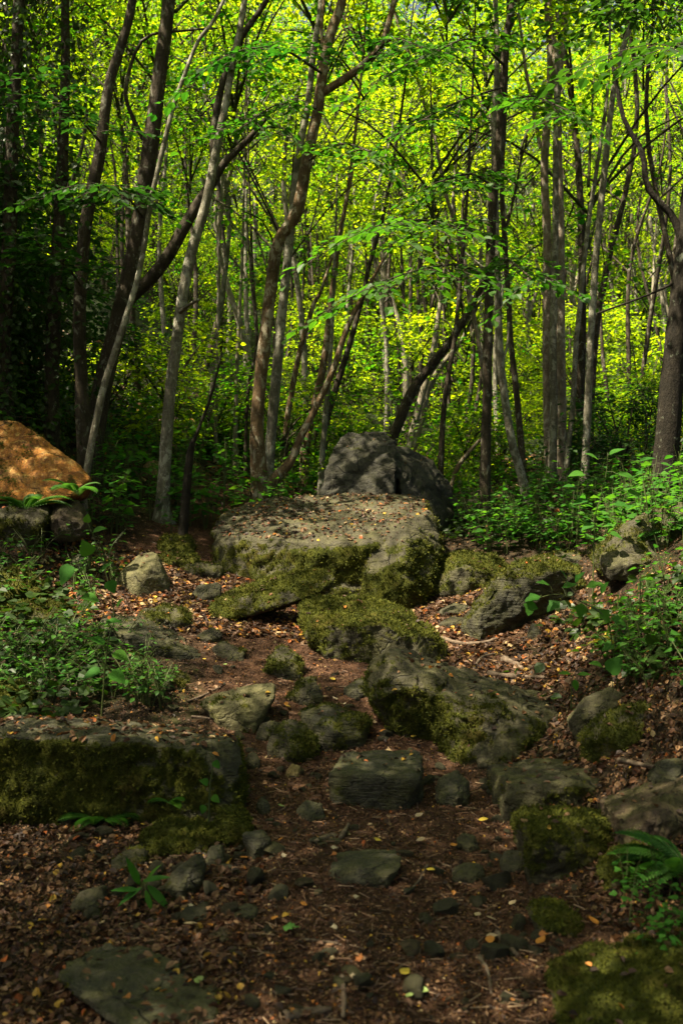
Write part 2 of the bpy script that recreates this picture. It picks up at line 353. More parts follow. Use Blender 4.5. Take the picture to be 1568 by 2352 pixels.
rock('rock', 'squat mossy rock supporting the tilted slab', 'grey', (850,1518),
     [(680,1402,.3),(700,1382,.5),(760,1372,.65),(850,1376,.6),(920,1400,.5),(980,1442,.35),(1022,1486,.15),(1000,1502,0),(900,1513,-.05),(800,1520,0),(735,1500,0),(695,1450,.1),(790,1432,-.02),(890,1440,-.02)], .9, (.75, -.1, .28), chis=5)
rock('boulder', 'long hump-backed boulder with a mossy bulge beside the path', 'grey', (1000,1690),
     [(848,1552,.1),(858,1512,.25),(900,1495,.4),(990,1510,.45),(1045,1535,.45),(1060,1560,.2),(1040,1640,-.05),(1015,1688,-.05),(975,1682,-.05),(900,1640,0),(862,1606,0),(930,1560,-.05)], .75, (.0, .48, .10), chis=4,
     more=[[(1030,1535,.4),(1070,1532,.45),(1130,1552,.45),(1255,1602,.4),(1312,1648,.25),(1290,1690,-.05),(1160,1760,-.5),(1085,1748,-.42),(1015,1698,-.2),(1025,1600,-.1),(1140,1625,-.25),(1230,1660,-.2)]])
rock('rock', 'rounded mossy rock beside the right foot of the leaf-strewn boulder', 'grey', (1050,1369),
     [(983,1332,.2),(1010,1282,.4),(1060,1265,.5),(1130,1276,.5),(1166,1302,.35),(1160,1332,.1),(1100,1360,0),(1020,1370,0),(1060,1310,-.02)], .8, (.6, .2, .28))
rock('boulder', 'overhanging block with dark hollow front and mossy edge', 'slate', (1180,1452),
     [(1070,1444,-.10),(1108,1390,-.04),(1150,1322,.0),(1182,1296,.06),(1250,1300,.06),(1325,1324,.12),(1345,1370,.2),(1260,1286,.6),(1330,1308,.6),(1330,1445,.42),(1240,1455,.34),(1135,1455,.05)], 1.0, (.55, -.25, .12), chis=5)
rock('rock', 'pale pyramid-shaped rock standing at the edge of the clearing', 'pale', (320,1364),
     [(242,1352,.2),(275,1310,.25),(318,1272,.3),(352,1262,.3),(362,1270,.2),(372,1302,.1),(389,1358,.05),(312,1366,-.05),(300,1320,.02),(345,1300,-.02)], .45, (-.1, .1, .0), chis=1, rough=.6, sink=.06)
rock('slab', 'tilted ribbed slab lying along the path edge by the leafy patch', 'slate', (400,1513),
     [(222,1426,.3),(240,1408,.5),(330,1420,.5),(400,1448,.45),(470,1502,.25),(465,1510,.05),(400,1516,0),(300,1490,.05),(228,1446,.1),(300,1462,-.02),(420,1500,-.02)], .5, (.2, .1, .0), chis=2)
rock('rock', 'low dark rock behind the ribbed slab', 'grey', (370,1440), [(308,1420),(330,1400),(390,1389),(430,1408),(437,1435),(350,1442)], .45, (.5, .1, .1))
rock('rock', 'small ridged rock with moss just below the slab end', 'grey', (525,1515), [(483,1490),(510,1471),(562,1498),(557,1516),(520,1515)], .22, (.5, .1, .0))
rock('rock', 'little peaked rock with a green mossy top', 'grey', (650,1556), [(603,1542),(640,1484),(660,1490),(697,1530),(690,1556),(620,1556)], .35, (.8, -.2, .05), chis=4)
rock('rock', 'pale green flat-faced block beside the path', 'pale', (560,1678),
     [(458,1612,.15),(500,1590,.25),(555,1580,.2),(600,1570,.25),(632,1570,.2),(631,1600,.05),(592,1640,0),(580,1670,-.02),(540,1680,-.02),(508,1660,0),(495,1628,0)], .3, (.1, .25, .0), chis=2, sink=.06)
rock('rock', 'upright grey rock standing between the peaked rock and the mossy heap', 'grey', (700,1620), [(663,1602),(695,1560),(715,1550),(728,1570),(742,1610),(690,1622)], .25, (.3, .2, 0))
rock('rock', 'angular rock with a mossy skirt above the tan stone', 'grey', (690,1752),
     [(613,1722),(630,1660),(670,1650),(700,1668),(728,1720),(700,1755),(660,1750)], .35, (.4, .3, .05), chis=4)
rock('rock', 'broad mossy rock lying behind the angular one', 'slate', (780,1722), [(690,1630),(750,1614),(800,1640),(852,1655),(835,1700),(740,1725),(700,1690)], .4, (.5, .2, .1))
rock('stone_block', 'flat-topped slate block set like a step in the path', 'slate', (850,1850),
     [(757,1778,.0),(790,1724,.36),(960,1720,.36),(972,1736,.25),(962,1790,-.02),(935,1788,-.06),(757,1800,-.02),(775,1845,-.02),(930,1852,-.06),(968,1825,.1)], .42, (.0, .1, -.1), chis=1, rough=.7, sink=.08)
rock('stone_block', 'great rectangular block with bare top and thick mossy side', 'slate', (400,1885),
     [(-160,1650,.75),(180,1646,.75),(430,1682,.5),(537,1708,.15),(-160,1692,.02),(100,1694,.0),(320,1700,-.02),(525,1722,-.05),(-160,1905,.0),(300,1885,-.04),(515,1875,-.06),(543,1850,.05),(540,1760,.05)], .95, (-1.0, .66, .38), chis=4, rough=1.1)
rock('rock', 'round yellow-green moss mound against the bank', 'grey', (50,1392), [(-40,1340),(10,1308),(60,1310),(96,1342),(92,1372),(40,1395),(-40,1395)], .5, (.6, .5, .45), chis=2)
rock('rock', 'low moss-covered hump behind the glossy leafy patch', 'grey', (80,1440), [(-60,1410),(0,1398),(80,1379),(150,1390),(162,1420),(60,1442),(-60,1442)], .6, (.6, .4, .3), chis=3)
rock('rock', 'dark mossy knob between the leafy patch and the great block', 'grey', (30,1642), [(-50,1580),(0,1565),(50,1568),(66,1600),(62,1640),(-50,1645)], .35, (.6, .6, .4), chis=2)
rock('rock', 'square mossy stone behind the pyramid-shaped rock', 'grey', (410,1272), [(358,1250),(378,1230),(435,1235),(441,1268),(370,1273)], .4, (.6, .3, .25), chis=3)
rock('rock', 'flat bright mossy stone behind the pyramid-shaped rock', 'grey', (410,1302), [(362,1278),(400,1270),(450,1276),(456,1298),(380,1303)], .4, (.7, .2, .3), chis=3)
rock('rock', 'low mossy ledge at the left foot of the leaf-strewn boulder', 'grey', (460,1326), [(408,1300),(450,1292),(508,1300),(512,1318),(430,1327)], .4, (.5, .2, .15), chis=3)
rock('boulder', 'broken orange boulder with rusty stains on the bank', 'orange', (100,1150),
     [(-60,985,.5),(0,968,.6),(42,966,.6),(80,1000,.5),(122,1032,.45),(170,1060,.4),(206,1100,.3),(165,1140,.05),(120,1156,0),(60,1147,0),(-60,1145,0)], .8, (.5, -.3, .0), d=8.7, chis=0, rough=.6, sink=0, lift=True)
rock('rock', 'small rusty rock propping up the orange boulder', 'brown', (165,1213), [(112,1180),(130,1150),(180,1143),(196,1203),(162,1215),(120,1212)], .5, (.0, .1, .0), d=8.65)
rock('rock', 'dark mossy rock under the orange boulder', 'grey', (60,1220), [(-40,1160),(30,1145),(110,1150),(120,1200),(60,1228),(-40,1225)], .5, (.2, .4, .2), d=8.6)
rock('stone', 'whitish stone sitting on the leaf-covered bank', 'white', (185,1312), [(163,1290),(178,1270),(205,1276),(205,1300),(185,1312)], .2, (0, 0, -.3))
rock('stone', 'cream-white stone far back among the trunks on the slope', 'tan', (350,1092), [(327,1070),(340,1054),(366,1058),(372,1090),(335,1092)], .4, (0, 0, -.4))
rock('rock', 'wide grey rock with a flat dark top by the brownish boulder', 'grey', (1200,1892),
     [(1143,1802,.1),(1180,1780,.3),(1260,1760,.5),(1400,1745,.55),(1432,1775,.4),(1495,1808,.25),(1460,1850,.0),(1380,1862,0),(1200,1893,-.03),(1155,1872,0),(1160,1812,.0),(1300,1795,-.02)], .7, (-.1, .3, .08), chis=4)
rock('slab', 'tilted pale grey slab under the leafy stems on the bank', 'grey', (1330,1700), [(1308,1655),(1340,1602),(1400,1578),(1442,1600),(1400,1640),(1330,1702)], .3, (.1, .1, -.1), chis=2)
rock('rock', 'shaded mossy rock beside the pale bank slab', 'grey', (1400,1740), [(1348,1700),(1400,1640),(1480,1620),(1542,1650),(1480,1722),(1400,1742)], .4, (.4, .4, .2))
rock('boulder', 'smooth brown boulder with streaked face on the bank', 'brown', (1470,1950), [(1412,1882,.1),(1450,1850,.2),(1510,1805,.3),(1568,1765,.4),(1620,1745,.4),(1620,1880,.0),(1520,1950,-.05),(1430,1935,-.02),(1500,1870,-.04)], .5, (.0, .1, -.1), chis=3)
rock('boulder', 'grass-fringed grey boulder resting high on the bank', 'boulder', (1480,1300), [(1385,1275,.1),(1430,1210,.3),(1500,1172,.5),(1568,1145,.6),(1660,1120,.6),(1660,1290,.2),(1500,1302,0),(1400,1300,0)], .9, (.2, .25, .1), d=7.3)
rock('rock', 'mossy block with ferns below the wide grey rock', 'grey', (1300,2012), [(1203,1902,.1),(1230,1882,.3),(1370,1870,.35),(1402,1900,.2),(1382,1982,0),(1300,2012,-.02),(1210,1992,0),(1230,1910,-.02)], .5, (.8, .1, .25))
rock('stone_block', 'blue-grey wedge stone set in the trodden path', 'slate', (830,2030), [(757,2002,.02),(790,1967,.2),(860,1955,.25),(920,1965,.2),(927,1988,.05),(885,2015,-.02),(880,2025,-.02),(780,2032,-.02)], .3, (-.1, .05, -.15), chis=2, sink=.05)
rock('slab', 'broad flat slate slab sunk in leaf litter', 'slate', (330,2290), [(128,2242,.0),(150,2202,.15),(240,2160,.3),(330,2170,.3),(420,2228,.12),(482,2282,.0),(490,2345,-.2),(350,2385,-.3),(200,2315,-.15)], .1, (.15, .45, -.02), chis=1, rough=.6, sink=.1)
rock('boulder', 'moss-topped boulder beside the lowest part of the path', 'grey', (1400,2400), [(1290,2370,0),(1380,2292,.15),(1480,2240,.25),(1568,2182,.3),(1680,2150,.3),(1680,2420,-.1),(1400,2420,-.1)], .5, (.9, .1, .25), d=2.85, chis=2)
rock('rock', 'upright grey-green stone in litter above the broad slab', 'grey', (200,2092), [(158,2088),(190,2042),(238,2030),(242,2090),(200,2095)], .15, (.1, .3, 0))
rock('rock', 'tilted angular stone beside the strap-leaved plant', 'slate', (420,2062), [(368,2056),(398,2000),(462,1958),(472,1990),(432,2062)], .2, (.1, .25, 0), chis=3)
rock('rock', 'small moss-capped rock below the fern block', 'grey', (1280,2147), [(1222,2112),(1280,2085),(1332,2095),(1334,2142),(1240,2148)], .25, (.8, .1, .15))
rock('rock', 'flat triangular stone under the corner of the great block', 'slate', (590,1976), [(553,1912),(600,1905),(622,1930),(588,1977),(570,1950)], .15, (0, .1, -.2))
rock('stone', 'rounded blue-grey stone on the path before the slate block', 'slate', (715,1886), [(678,1862),(700,1839),(740,1845),(748,1880),(690,1888)], .15, (0, 0, -.3), chis=3)
rock('stone', 'dark egg-shaped stone near the corner of the great block', 'slate', (605,1872), [(588,1850),(600,1829),(615,1840),(622,1870),(600,1874)], .1, (0, 0, -.3), chis=2)
rock('stone', 'brownish stone beside the great block end', 'grey', (578,1766), [(559,1745),(575,1724),(596,1735),(597,1760),(570,1767)], .12, (0, 0, -.3))
rock('stone', 'tan sunlit stone lying by the mossy heap', 'tan', (672,1787), [(654,1776),(670,1750),(692,1760),(686,1786),(668,1788)], .1, (0, 0, -.4), chis=3)
rock('rock', 'flat slaty stone with a moss edge right of the slate block', 'slate', (1040,1850), [(1003,1850),(1010,1800),(1050,1768),(1080,1800),(1072,1846)], .3, (.0, .15, -.05), chis=2)
rock('stone', 'round grey cobble on the path below the wide grey rock', 'grey', (1075,1957), [(1049,1936),(1062,1914),(1090,1919),(1100,1948),(1062,1958)], .14, (0, 0, -.3), chis=2)
rock('stone', 'wedge-shaped grey stone on the path by the moss-capped rock', 'grey', (1075,2026), [(1038,2016),(1070,1985),(1110,1990),(1117,2010),(1060,2027)], .16, (.1, .1, -.2), chis=3)
rock('stone', 'long low grey stone half sunk in the path', 'grey', (1180,2305), [(1133,2292),(1180,2271),(1226,2280),(1222,2300),(1150,2307)], .12, (0, 0, -.3))
rock('stone', 'small forked grey stone on the path margin', 'grey', (560,2112), [(533,2102),(560,2080),(592,2090),(582,2112)], .1, (0, .1, -.2), chis=3)
rock('stone', 'narrow brown stone on the path margin', 'brown', (510,2166), [(473,2146),(500,2134),(542,2150),(532,2167)], .1, (0, 0, -.3), chis=3)
rock('stone', 'pointed dark stone before the hollow overhanging block', 'slate', (1228,1464), [(1212,1460),(1218,1430),(1230,1428),(1247,1460)], .12, (0, 0, -.3), chis=3)
rock('rock', 'dark rock beside the lower end of the tilted slab', 'slate', (470,1382), [(432,1372),(455,1342),(510,1335),(502,1370),(450,1383)], .3, (.2, .1, -.05))
rock('rock', 'small dark rock at the end of the long boulder', 'slate', (820,1602), [(788,1582),(830,1556),(852,1562),(842,1600),(800,1603)], .25, (.2, .1, 0))
rock('rock', 'low grey rock above the small ridged one', 'grey', (480,1476), [(448,1462),(488,1440),(512,1455),(492,1476)], .22, (.2, .1, 0))
rock('stone', 'pale ribbed stone on the path beside the hollow block', 'boulder', (1050,1412), [(1008,1405),(1040,1384),(1085,1392),(1075,1412),(1020,1415)], .3, (0, 0, -.3), chis=3)
rock('stone', 'pale flat stone just below the ribbed one', 'boulder', (1045,1440), [(1010,1432),(1035,1415),(1072,1420),(1060,1440)], .25, (0, 0, -.3), chis=3)
rock('slab', 'leaning slab behind the straight lichen-marked trunk', 'boulder', (1090,1190), [(1052,1185),(1070,1140),(1110,1115),(1112,1190)], .4, (.2, .2, .1))
rock('rock', 'dark mossy rock in the middle distance under the twin stems', 'grey', (1310,1050), [(1270,1045),(1290,1012),(1325,1005),(1350,1045)], 1.0, (.6, .3, .2), d=15)
rock('rock', 'long half-buried stone among the seedlings above the hollow block', 'grey', (1330,1290), [(1230,1290),(1290,1268),(1350,1275),(1360,1295)], .4, (.3, .2, .1))
rock('rock', 'small mossy rock at the lower end of the leafy patch', 'grey', (400,1578), [(365,1572),(385,1545),(415,1545),(432,1570),(400,1580)], .25, (.3, .4, .1))
rock('rock', 'mossy half-hidden rock within the leafy patch', 'grey', (300,1510), [(200,1490),(240,1462),(300,1475),(352,1510),(340,1530),(240,1520)], .4, (.4, .3, .15))

rock('rock', 'moss cushion lump at the corner of the great block', 'grey', (530,1945), [(493,1905),(520,1866),(560,1875),(568,1930),(510,1947)], .22, (.7, .5, .4), chis=2)
rock('rock', 'low mossy ledge under the great block beside the tiny fern', 'grey', (420,1957), [(325,1932),(370,1893),(450,1888),(502,1920),(470,1957),(360,1957)], .25, (.6, .4, .25), chis=4)
rock('rock', 'rough grey stone half buried below the great block', 'grey', (285,2002), [(248,1985),(290,1953),(332,1962),(326,1996),(270,2002)], .18, (.2, .2, .0), chis=4)
rock('rock', 'upright dark stone by the moss cushion lump', 'slate', (490,1988), [(468,1986),(480,1944),(510,1938),(514,1982)], .12, (.1, .2, 0), chis=3)
rock('rock', 'angular dark stone beside the fern block foot', 'slate', (1180,2004), [(1148,1986),(1170,1954),(1216,1960),(1213,2000),(1165,2004)], .16, (.1, .2, 0), chis=4)
rock('rock', 'mossy low rock between the fern block and the brown boulder', 'grey', (1450,2032), [(1398,2012),(1430,1968),(1500,1960),(1525,2000),(1450,2032)], .25, (.6, .3, .2), chis=3)
rock('rock', 'small dark block on the bank above the brown boulder', 'slate', (1540,1812), [(1498,1792),(1520,1744),(1562,1740),(1592,1790),(1540,1812)], .2, (.0, .1, -.1), chis=2)
rock('rock', 'grey angular rock among litter below the pale block', 'grey', (600,1700), [(585,1695),(598,1660),(630,1655),(640,1690),(610,1702)], .15, (.1, .2, 0), chis=3)
tmp = []
for r in ROCKS:
    ax, ay = r['anchor']; d0 = r['d'] or hit(ax, ay)
    r['d0'] = d0
    pts = r['pts']; ys = [p[1] for p in pts]; yb, yt = max(ys), min(ys); sets = [pts]+list(r['more'])
    bm = bmesh.new(); allv = []
    for S in sets:
        W = []
        for p in S:
            dd = p[2] if len(p) > 2 else r['back']*.5*((yb-p[1])/max(yb-yt, 1))
            W.append(P(p[0], p[1], d0+dd))
        W = np.array(W)
        if not any(len(p) > 2 for p in S):
            c = W.mean(0); c[1] = d0-.12*r['back']; c[2] -= .1*(W[:, 2].max()-W[:, 2].min()); W = np.r_[W, [c]]
        zb = W[:, 2].min(); cx = W[:, 0].mean()
        B = W.copy(); B[:, 1] = np.maximum(B[:, 1], d0)+0; B[:, 1] = d0+r['back']*(.85+.15*np.array([((i*37) % 10)/10 for i in range(len(B))]))
        B[:, 0] = cx+(B[:, 0]-cx)*.88; B[:, 2] = zb+(B[:, 2]-zb)*(.85 if r['lift'] else .62)
        low = W[W[:, 2] < zb+.35*(W[:, 2].max()-zb)].copy(); low[:, 2] -= r['sink']
        A = np.concatenate([W, B, low]) if r['sink'] else np.concatenate([W, B])
        vs_ = [bm.verts.new(v) for v in A]
        h = bmesh.ops.convex_hull(bm, input=vs_)
        junk = list({e for e in h['geom_interior']+h['geom_unused'] if isinstance(e, bmesh.types.BMVert) and e.is_valid and not e.link_faces})
        bmesh.ops.delete(bm, geom=junk, context='VERTS'); allv.append(A)
    bmesh.ops.recalc_face_normals(bm, faces=bm.faces)
    A = np.concatenate(allv); r['o'] = np.array([A[:, 0].mean(), A[:, 1].mean(), float(gz(A[:, 0].mean(), d0)[0])])
    bmesh.ops.translate(bm, verts=bm.verts, vec=Vector(-r['o']))
    size = (A.max(0)-A.min(0)); r['size'] = size
    me = bpy.data.meshes.new('tmp'); bm.to_mesh(me); bm.free()
    o = bpy.data.objects.new('tmp', me); C.objects.link(o); md = o.modifiers.new('r', 'REMESH'); md.mode = 'VOXEL'
    r['vox'] = r['vox'] or max(max(size)/85, .0042*d0*.55); md.voxel_size = r['vox']; tmp.append(o)
dg = bpy.context.evaluated_depsgraph_get(); dg.update()
def lap(V, E, it, a=.5):
    deg = np.bincount(E.ravel(), minlength=len(V))[:, None]
    for _ in range(it):
        S = np.zeros_like(V); np.add.at(S, E[:, 0], V[E[:, 1]]); np.add.at(S, E[:, 1], V[E[:, 0]]); V = V*(1-a)+a*S/np.maximum(deg, 1)
    return V
def vnormals(V, Q):
    fn = np.cross(V[Q[:, 2]]-V[Q[:, 0]], V[Q[:, 3]]-V[Q[:, 1]]); n = np.zeros_like(V)
    for k in range(4): np.add.at(n, Q[:, k], fn)
    return nrm(n)
LEAF_T = np.array([[0, 0, 0], [.30, .30, .07], [.25, .68, .05], [0, 1, -.10], [-.25, .68, .05], [-.30, .30, .07]])
LEAF_F = np.array([[0, 1, 2, 3], [0, 3, 4, 5]])
def leaf_batch(b, pos, fwd, up, size, T=LEAF_T, FQ=LEAF_F, width=1.0, tint=None, col=None):
    pos = np.asarray(pos, float); n = len(pos); fwd = nrm(fwd); X = nrm(np.cross(fwd, up)); U = np.cross(X, fwd)
    size = np.broadcast_to(np.asarray(size, float), (n,)); width = np.broadcast_to(np.asarray(width, float), (n,))
    V = pos[:, None]+size[:, None, None]*(T[None, :, 0:1]*width[:, None, None]*X[:, None]+T[None, :, 1:2]*fwd[:, None]+T[None, :, 2:3]*U[:, None])
    k = len(T); f = (np.arange(n)[:, None, None]*k+FQ[None]).reshape(-1, FQ.shape[1]); at = {}
    if tint is not None: at['tint'] = np.repeat(tint, k)
    if col is not None: at['col'] = np.repeat(col, k, 0)
    b.add(V.reshape(-1, 3), f, **at)
PAL = np.array([(.050, .022, .009), (.088, .039, .015), (.12, .056, .022), (.030, .014, .007), (.14, .075, .033), (.072, .028, .012), (.20, .115, .055), (.020, .010, .006)])
PALB = np.array([(.42, .17, .03), (.50, .30, .04), (.36, .10, .02), (.45, .33, .16)])
def litter_cols(n, bright=.1):
    c = PAL[rng.integers(0, len(PAL), n)]*rng.uniform(.7, 1.3, (n, 1)); k = rng.random(n) < bright
    c[k] = PALB[rng.integers(0, len(PALB), k.sum())]*rng.uniform(.7, 1.15, (k.sum(), 1)); return c
def scatter_leaves(b, pos, normal, size, bright=.1, tilt=.45):
    n = len(pos); up = nrm(normal+rng.normal(0, tilt, (n, 3))); fw = rng.normal(0, 1, (n, 3)); fw = nrm(fw-up*(fw*up).sum(1, keepdims=True))
    T = LEAF_T.copy(); T[:, 1] -= .5; T[:, 2] *= 1.6
    leaf_batch(b, pos, fw, up, size, T=T, width=rng.uniform(.6, 1.5, n), col=litter_cols(n, bright))
rock_objs = {}
TOPS = []
for r, o in zip(ROCKS, tmp):
    ev = o.evaluated_get(dg); me = ev.to_mesh()
    V = np.empty(len(me.vertices)*3); me.vertices.foreach_get('co', V); V = V.reshape(-1, 3)
    Q = np.empty(len(me.polygons)*4, int); me.polygons.foreach_get('vertices', Q); Q = Q.reshape(-1, 4)
    E = np.empty(len(me.edges)*2, int); me.edges.foreach_get('vertices', E); E = E.reshape(-1, 2)
    ev.to_mesh_clear()
    s = float(np.median(r['size'])); sd = r['seed']*101; rr = np.random.default_rng(sd); R_ = r['rough']
    V = lap(V, E, 1, .35)
    n = vnormals(V, Q); sc = 1/max(s, .05)
    V = V+n*(s*.030*R_*(.25+fbm(V*sc*1.6, 3, sd)))[:, None]
    cen = V.mean(0)
    for _ in range(int(r['chis']*1.3)):                      # broken facets
        k = nrm(rr.normal(0, 1, 3)*np.array([1, 1, .8])); k[1] = -abs(k[1])*(.9 if rr.random() < .7 else -1); t = (V-cen)@k; off = t.max()*rr.uniform(.86, .97)
        V = V-k*(np.maximum(0, t-off)*.95)[:, None]
    n = vnormals(V, Q)
    rid = 1-np.abs(fbm(V*sc*2.7+5, 3, sd+3)); V = V-n*(s*.06*R_*np.clip(rid-.86, 0, 1)*4)[:, None]*.6       # cracks
    fa = fbm(V*sc*3.3, 2, sd+31); V = V+n*(s*.07*R_*(np.round(fa*5)/5-fa)*.9)[:, None]; V = V+n*(s*.028*R_*fbm(V*sc*6, 5, sd+5, .68)+.006*R_*fbm(V*np.array([14, 14, 45]), 3, sd+8))[:, None]
    n = vnormals(V, Q)
    a, bb, cc = r['moss']
    mo = a*np.clip(n[:, 2], 0, 1)+bb*np.clip(1-np.abs(n[:, 2]), 0, 1)+cc+.5*fbm(V*sc*2.1+9, 3, sd+11)+.45*fbm(V*9+3, 4, sd+12)
    moss = np.clip(mo, 0, 1)
    V = V+n*(np.clip(moss-.25, 0, .5)*.035*(.8+1.6*fbm(V*15, 3, sd+13)))[:, None]
    V = V+n*(sstep(.3, .6, moss)*.010*fbm(V*60, 2, sd+15))[:, None]
    b = MB(); b.add(V, Q, moss=moss)
    ob = link(r['name'], b.mesh(r['name'], MAT[r['mat']]), loc=r['o'])
    tag(ob, r['label'], {'boulder': 'boulder', 'slab': 'slab', 'stone_block': 'stone block', 'rock': 'rock', 'stone': 'stone'}[r['name']])
    rock_objs[r['label']] = ob
    # moss tufts
    fc = V[Q].mean(1); fn = vnormals(V, Q)[Q].mean(1); fn = nrm(fn); fm = moss[Q].mean(1)
    area = np.linalg.norm(np.cross(V[Q[:, 2]]-V[Q[:, 0]], V[Q[:, 3]]-V[Q[:, 1]]), axis=1)*.5
    vis = (fn[:, 1] < .45)
    w = area*sstep(.28, .62, fm)*vis; d0 = r['d0']
    cnt = int(min(26000, w.sum()*min(14000, 320000/d0**1.7)))
    if cnt > 60:
        k = rng.choice(len(w), cnt, p=w/w.sum()); pos = fc[k]+rng.normal(0, r['vox']*.4, (cnt, 3)); up = nrm(fn[k]+rng.normal(0, .55, (cnt, 3))+np.array([0, 0, .25]))
        side = nrm(np.cross(up, rng.normal(0, 1, (cnt, 3)))); L = rng.uniform(.008, .020, cnt)*(d0/6)**.45; wd = L*rng.uniform(.2, .45, cnt)
        VV = np.stack([pos-side*wd[:, None]-up*.004, pos+side*wd[:, None]-up*.004, pos+up*L[:, None]], 1).reshape(-1, 3)
        tn = np.clip(.45+.35*fbm(pos*4, 3, sd+21)+rng.normal(0, .22, cnt), 0, 1)
        mb = MB(); mb.add(VV, np.arange(cnt*3).reshape(-1, 3), tint=np.repeat(tn, 3)); mo_ = link('moss', mb.mesh('moss', MAT['moss']), ob); mo_['kind'] = 'stuff'
    # dry leaves lying on upward faces
    wt = area*sstep(.72, .9, fn[:, 2]); r['top'] = (fc, fn, wt)
    if r['size'][0] > .35:
        TOPS.append((r, fc+r['o'], fn, wt))
    bpy.data.objects.remove(o)
rock_objs['broad flat slate slab sunk in leaf litter'].location.z -= .012

rnd.seed(51); rng = np.random.default_rng(81)
# ------------------------------------------------------------------ dry leaves, twigs, stones on the floor
bl = MB()
def floor_points(n, dmin=2.5, dmax=13, p=1.0, half=.36):
    u = rng.random(n); d = (dmin**(1-p+1e-6)+u*(dmax**(1-p+1e-6)-dmin**(1-p+1e-6)))**(1/(1-p+1e-6)) if p != 1 else dmin*(dmax/dmin)**u
    x = rng.uniform(-half, half, n)*d; z = gz(x, d); return np.c_[x, d, z]
GN = lambda p: nrm(np.c_[-(gz(p[:, 0]+.05, p[:, 1])-gz(p[:, 0]-.05, p[:, 1]))*10, -(gz(p[:, 0], p[:, 1]+.05)-gz(p[:, 0], p[:, 1]-.05))*10, np.ones(len(p))])
p = floor_points(17000, 2.4, 13, .2); pw = path_w(p[:, 0], p[:, 1]); k = rng.random(len(p)) < (.55+.45*(1-pw))*(1-pw*.85*sstep(-.05, -.35, vnoise(np.c_[p[:, :2]*2.3, 0*p[:, :1]], 5)))
p = p[k]; p[:, 2] += rng.uniform(.002, .022, len(p)); scatter_leaves(bl, p, GN(p), rng.uniform(.013, .036, len(p)), .05)
p = floor_points(120000, 2.4, 10, .7); p[:, 2] += rng.uniform(0, .010, len(p)); scatter_leaves(bl, p, GN(p), rng.uniform(.005, .017, len(p)), .04, .5)
p = np.c_[rng.uniform(-2.6, .2, 7000), rng.uniform(7.4, 9.4, 7000)]; p = np.c_[p, gz(p[:, 0], p[:, 1])+.012]; scatter_leaves(bl, p, GN(p), rng.uniform(.03, .065, len(p)), .22)
p = np.c_[rng.uniform(.3, 2.0, 4500), rng.uniform(6.3, 9.2, 4500)]; p = np.c_[p, gz(p[:, 0], p[:, 1])+.012]; scatter_leaves(bl, p, GN(p), rng.uniform(.025, .06, len(p)), .15)
p = np.c_[rng.uniform(-9, 9, 9000), rng.uniform(11, 22, 9000)]; p = np.c_[p, gz(p[:, 0], p[:, 1])+.02]; scatter_leaves(bl, p, GN(p), rng.uniform(.06, .12, len(p)), .12)
p = np.c_[rng.uniform(.9, 3.0, 9000), rng.uniform(3.2, 7.0, 9000)]; p = np.c_[p, gz(p[:, 0], p[:, 1])+rng.uniform(.005, .03, 9000)]; scatter_leaves(bl, p, GN(p), rng.uniform(.018, .045, len(p)), .04, .6)
p = np.c_[rng.uniform(-2.0, -.3, 5000), rng.uniform(2.6, 4.5, 5000)]; p = np.c_[p, gz(p[:, 0], p[:, 1])+rng.uniform(.005, .02, 5000)]; scatter_leaves(bl, p, GN(p), rng.uniform(.016, .04, len(p)), .06, .5)
o = link('leaf_litter', bl.mesh('leaf_litter', MAT['litter'], False)); tag(o, 'brown and orange dry leaf litter covering the forest floor', 'leaf litter', kind='stuff')
bl = MB()
for r, fc, fn, wt in TOPS:
    if wt.sum() <= 0: continue
    big = r['label'].startswith(('huge', 'great')); n = int(min(1500, wt.sum()*(420 if big else 130)))
    if n < 3: continue
    k = rng.choice(len(wt), n, p=wt/wt.sum()); scatter_leaves(bl, fc[k]+fn[k]*.008, fn[k], rng.uniform(.015, .05 if big else .04, n), .14, .3)
o = link('rock_litter', bl.mesh('rock_litter', MAT['litter'], False)); tag(o, 'dry leaf scraps lying on top of the rocks', 'leaf litter', kind='stuff')
# fine twigs and wood chips
bt = MB(); nt_ = 5200; p = floor_points(nt_, 2.4, 10, .7); k = path_w(p[:, 0], p[:, 1]) > .1; p = p[k]; n = len(p)
a = rng.uniform(0, 6.283, n); L = rng.uniform(.012, .075, n); dv = np.c_[np.cos(a), np.sin(a), rng.normal(0, .12, n)]
s_ = np.c_[-np.sin(a), np.cos(a), np.zeros(n)]; w = rng.uniform(.0008, .0020, n)[:, None]; q0 = p-dv*L[:, None]/2+[0, 0, .010]; q1 = p+dv*L[:, None]/2+[0, 0, .010]; u = np.array([0, 0, 1.])
V = np.stack([q0-s_*w, q0+s_*w, q0+u*w*1.6, q1-s_*w, q1+s_*w, q1+u*w*1.6], 1).reshape(-1, 3)
f = (np.arange(n)[:, None, None]*6+np.array([[0, 1, 4, 3], [1, 2, 5, 4], [2, 0, 3, 5]])[None]).reshape(-1, 4)
tc = np.array([(.20, .11, .06), (.24, .14, .075), (.10, .055, .03), (.28, .19, .11)])[rng.integers(0, 4, n)]*rng.uniform(.6, 1.2, (n, 1))
bt.add(V, f, col=np.repeat(tc, 6, 0)); o = link('twig_litter', bt.mesh('twig_litter', MAT['litter'], False)); tag(o, 'fine twigs and bark shreds scattered over the path', 'twigs', kind='stuff')
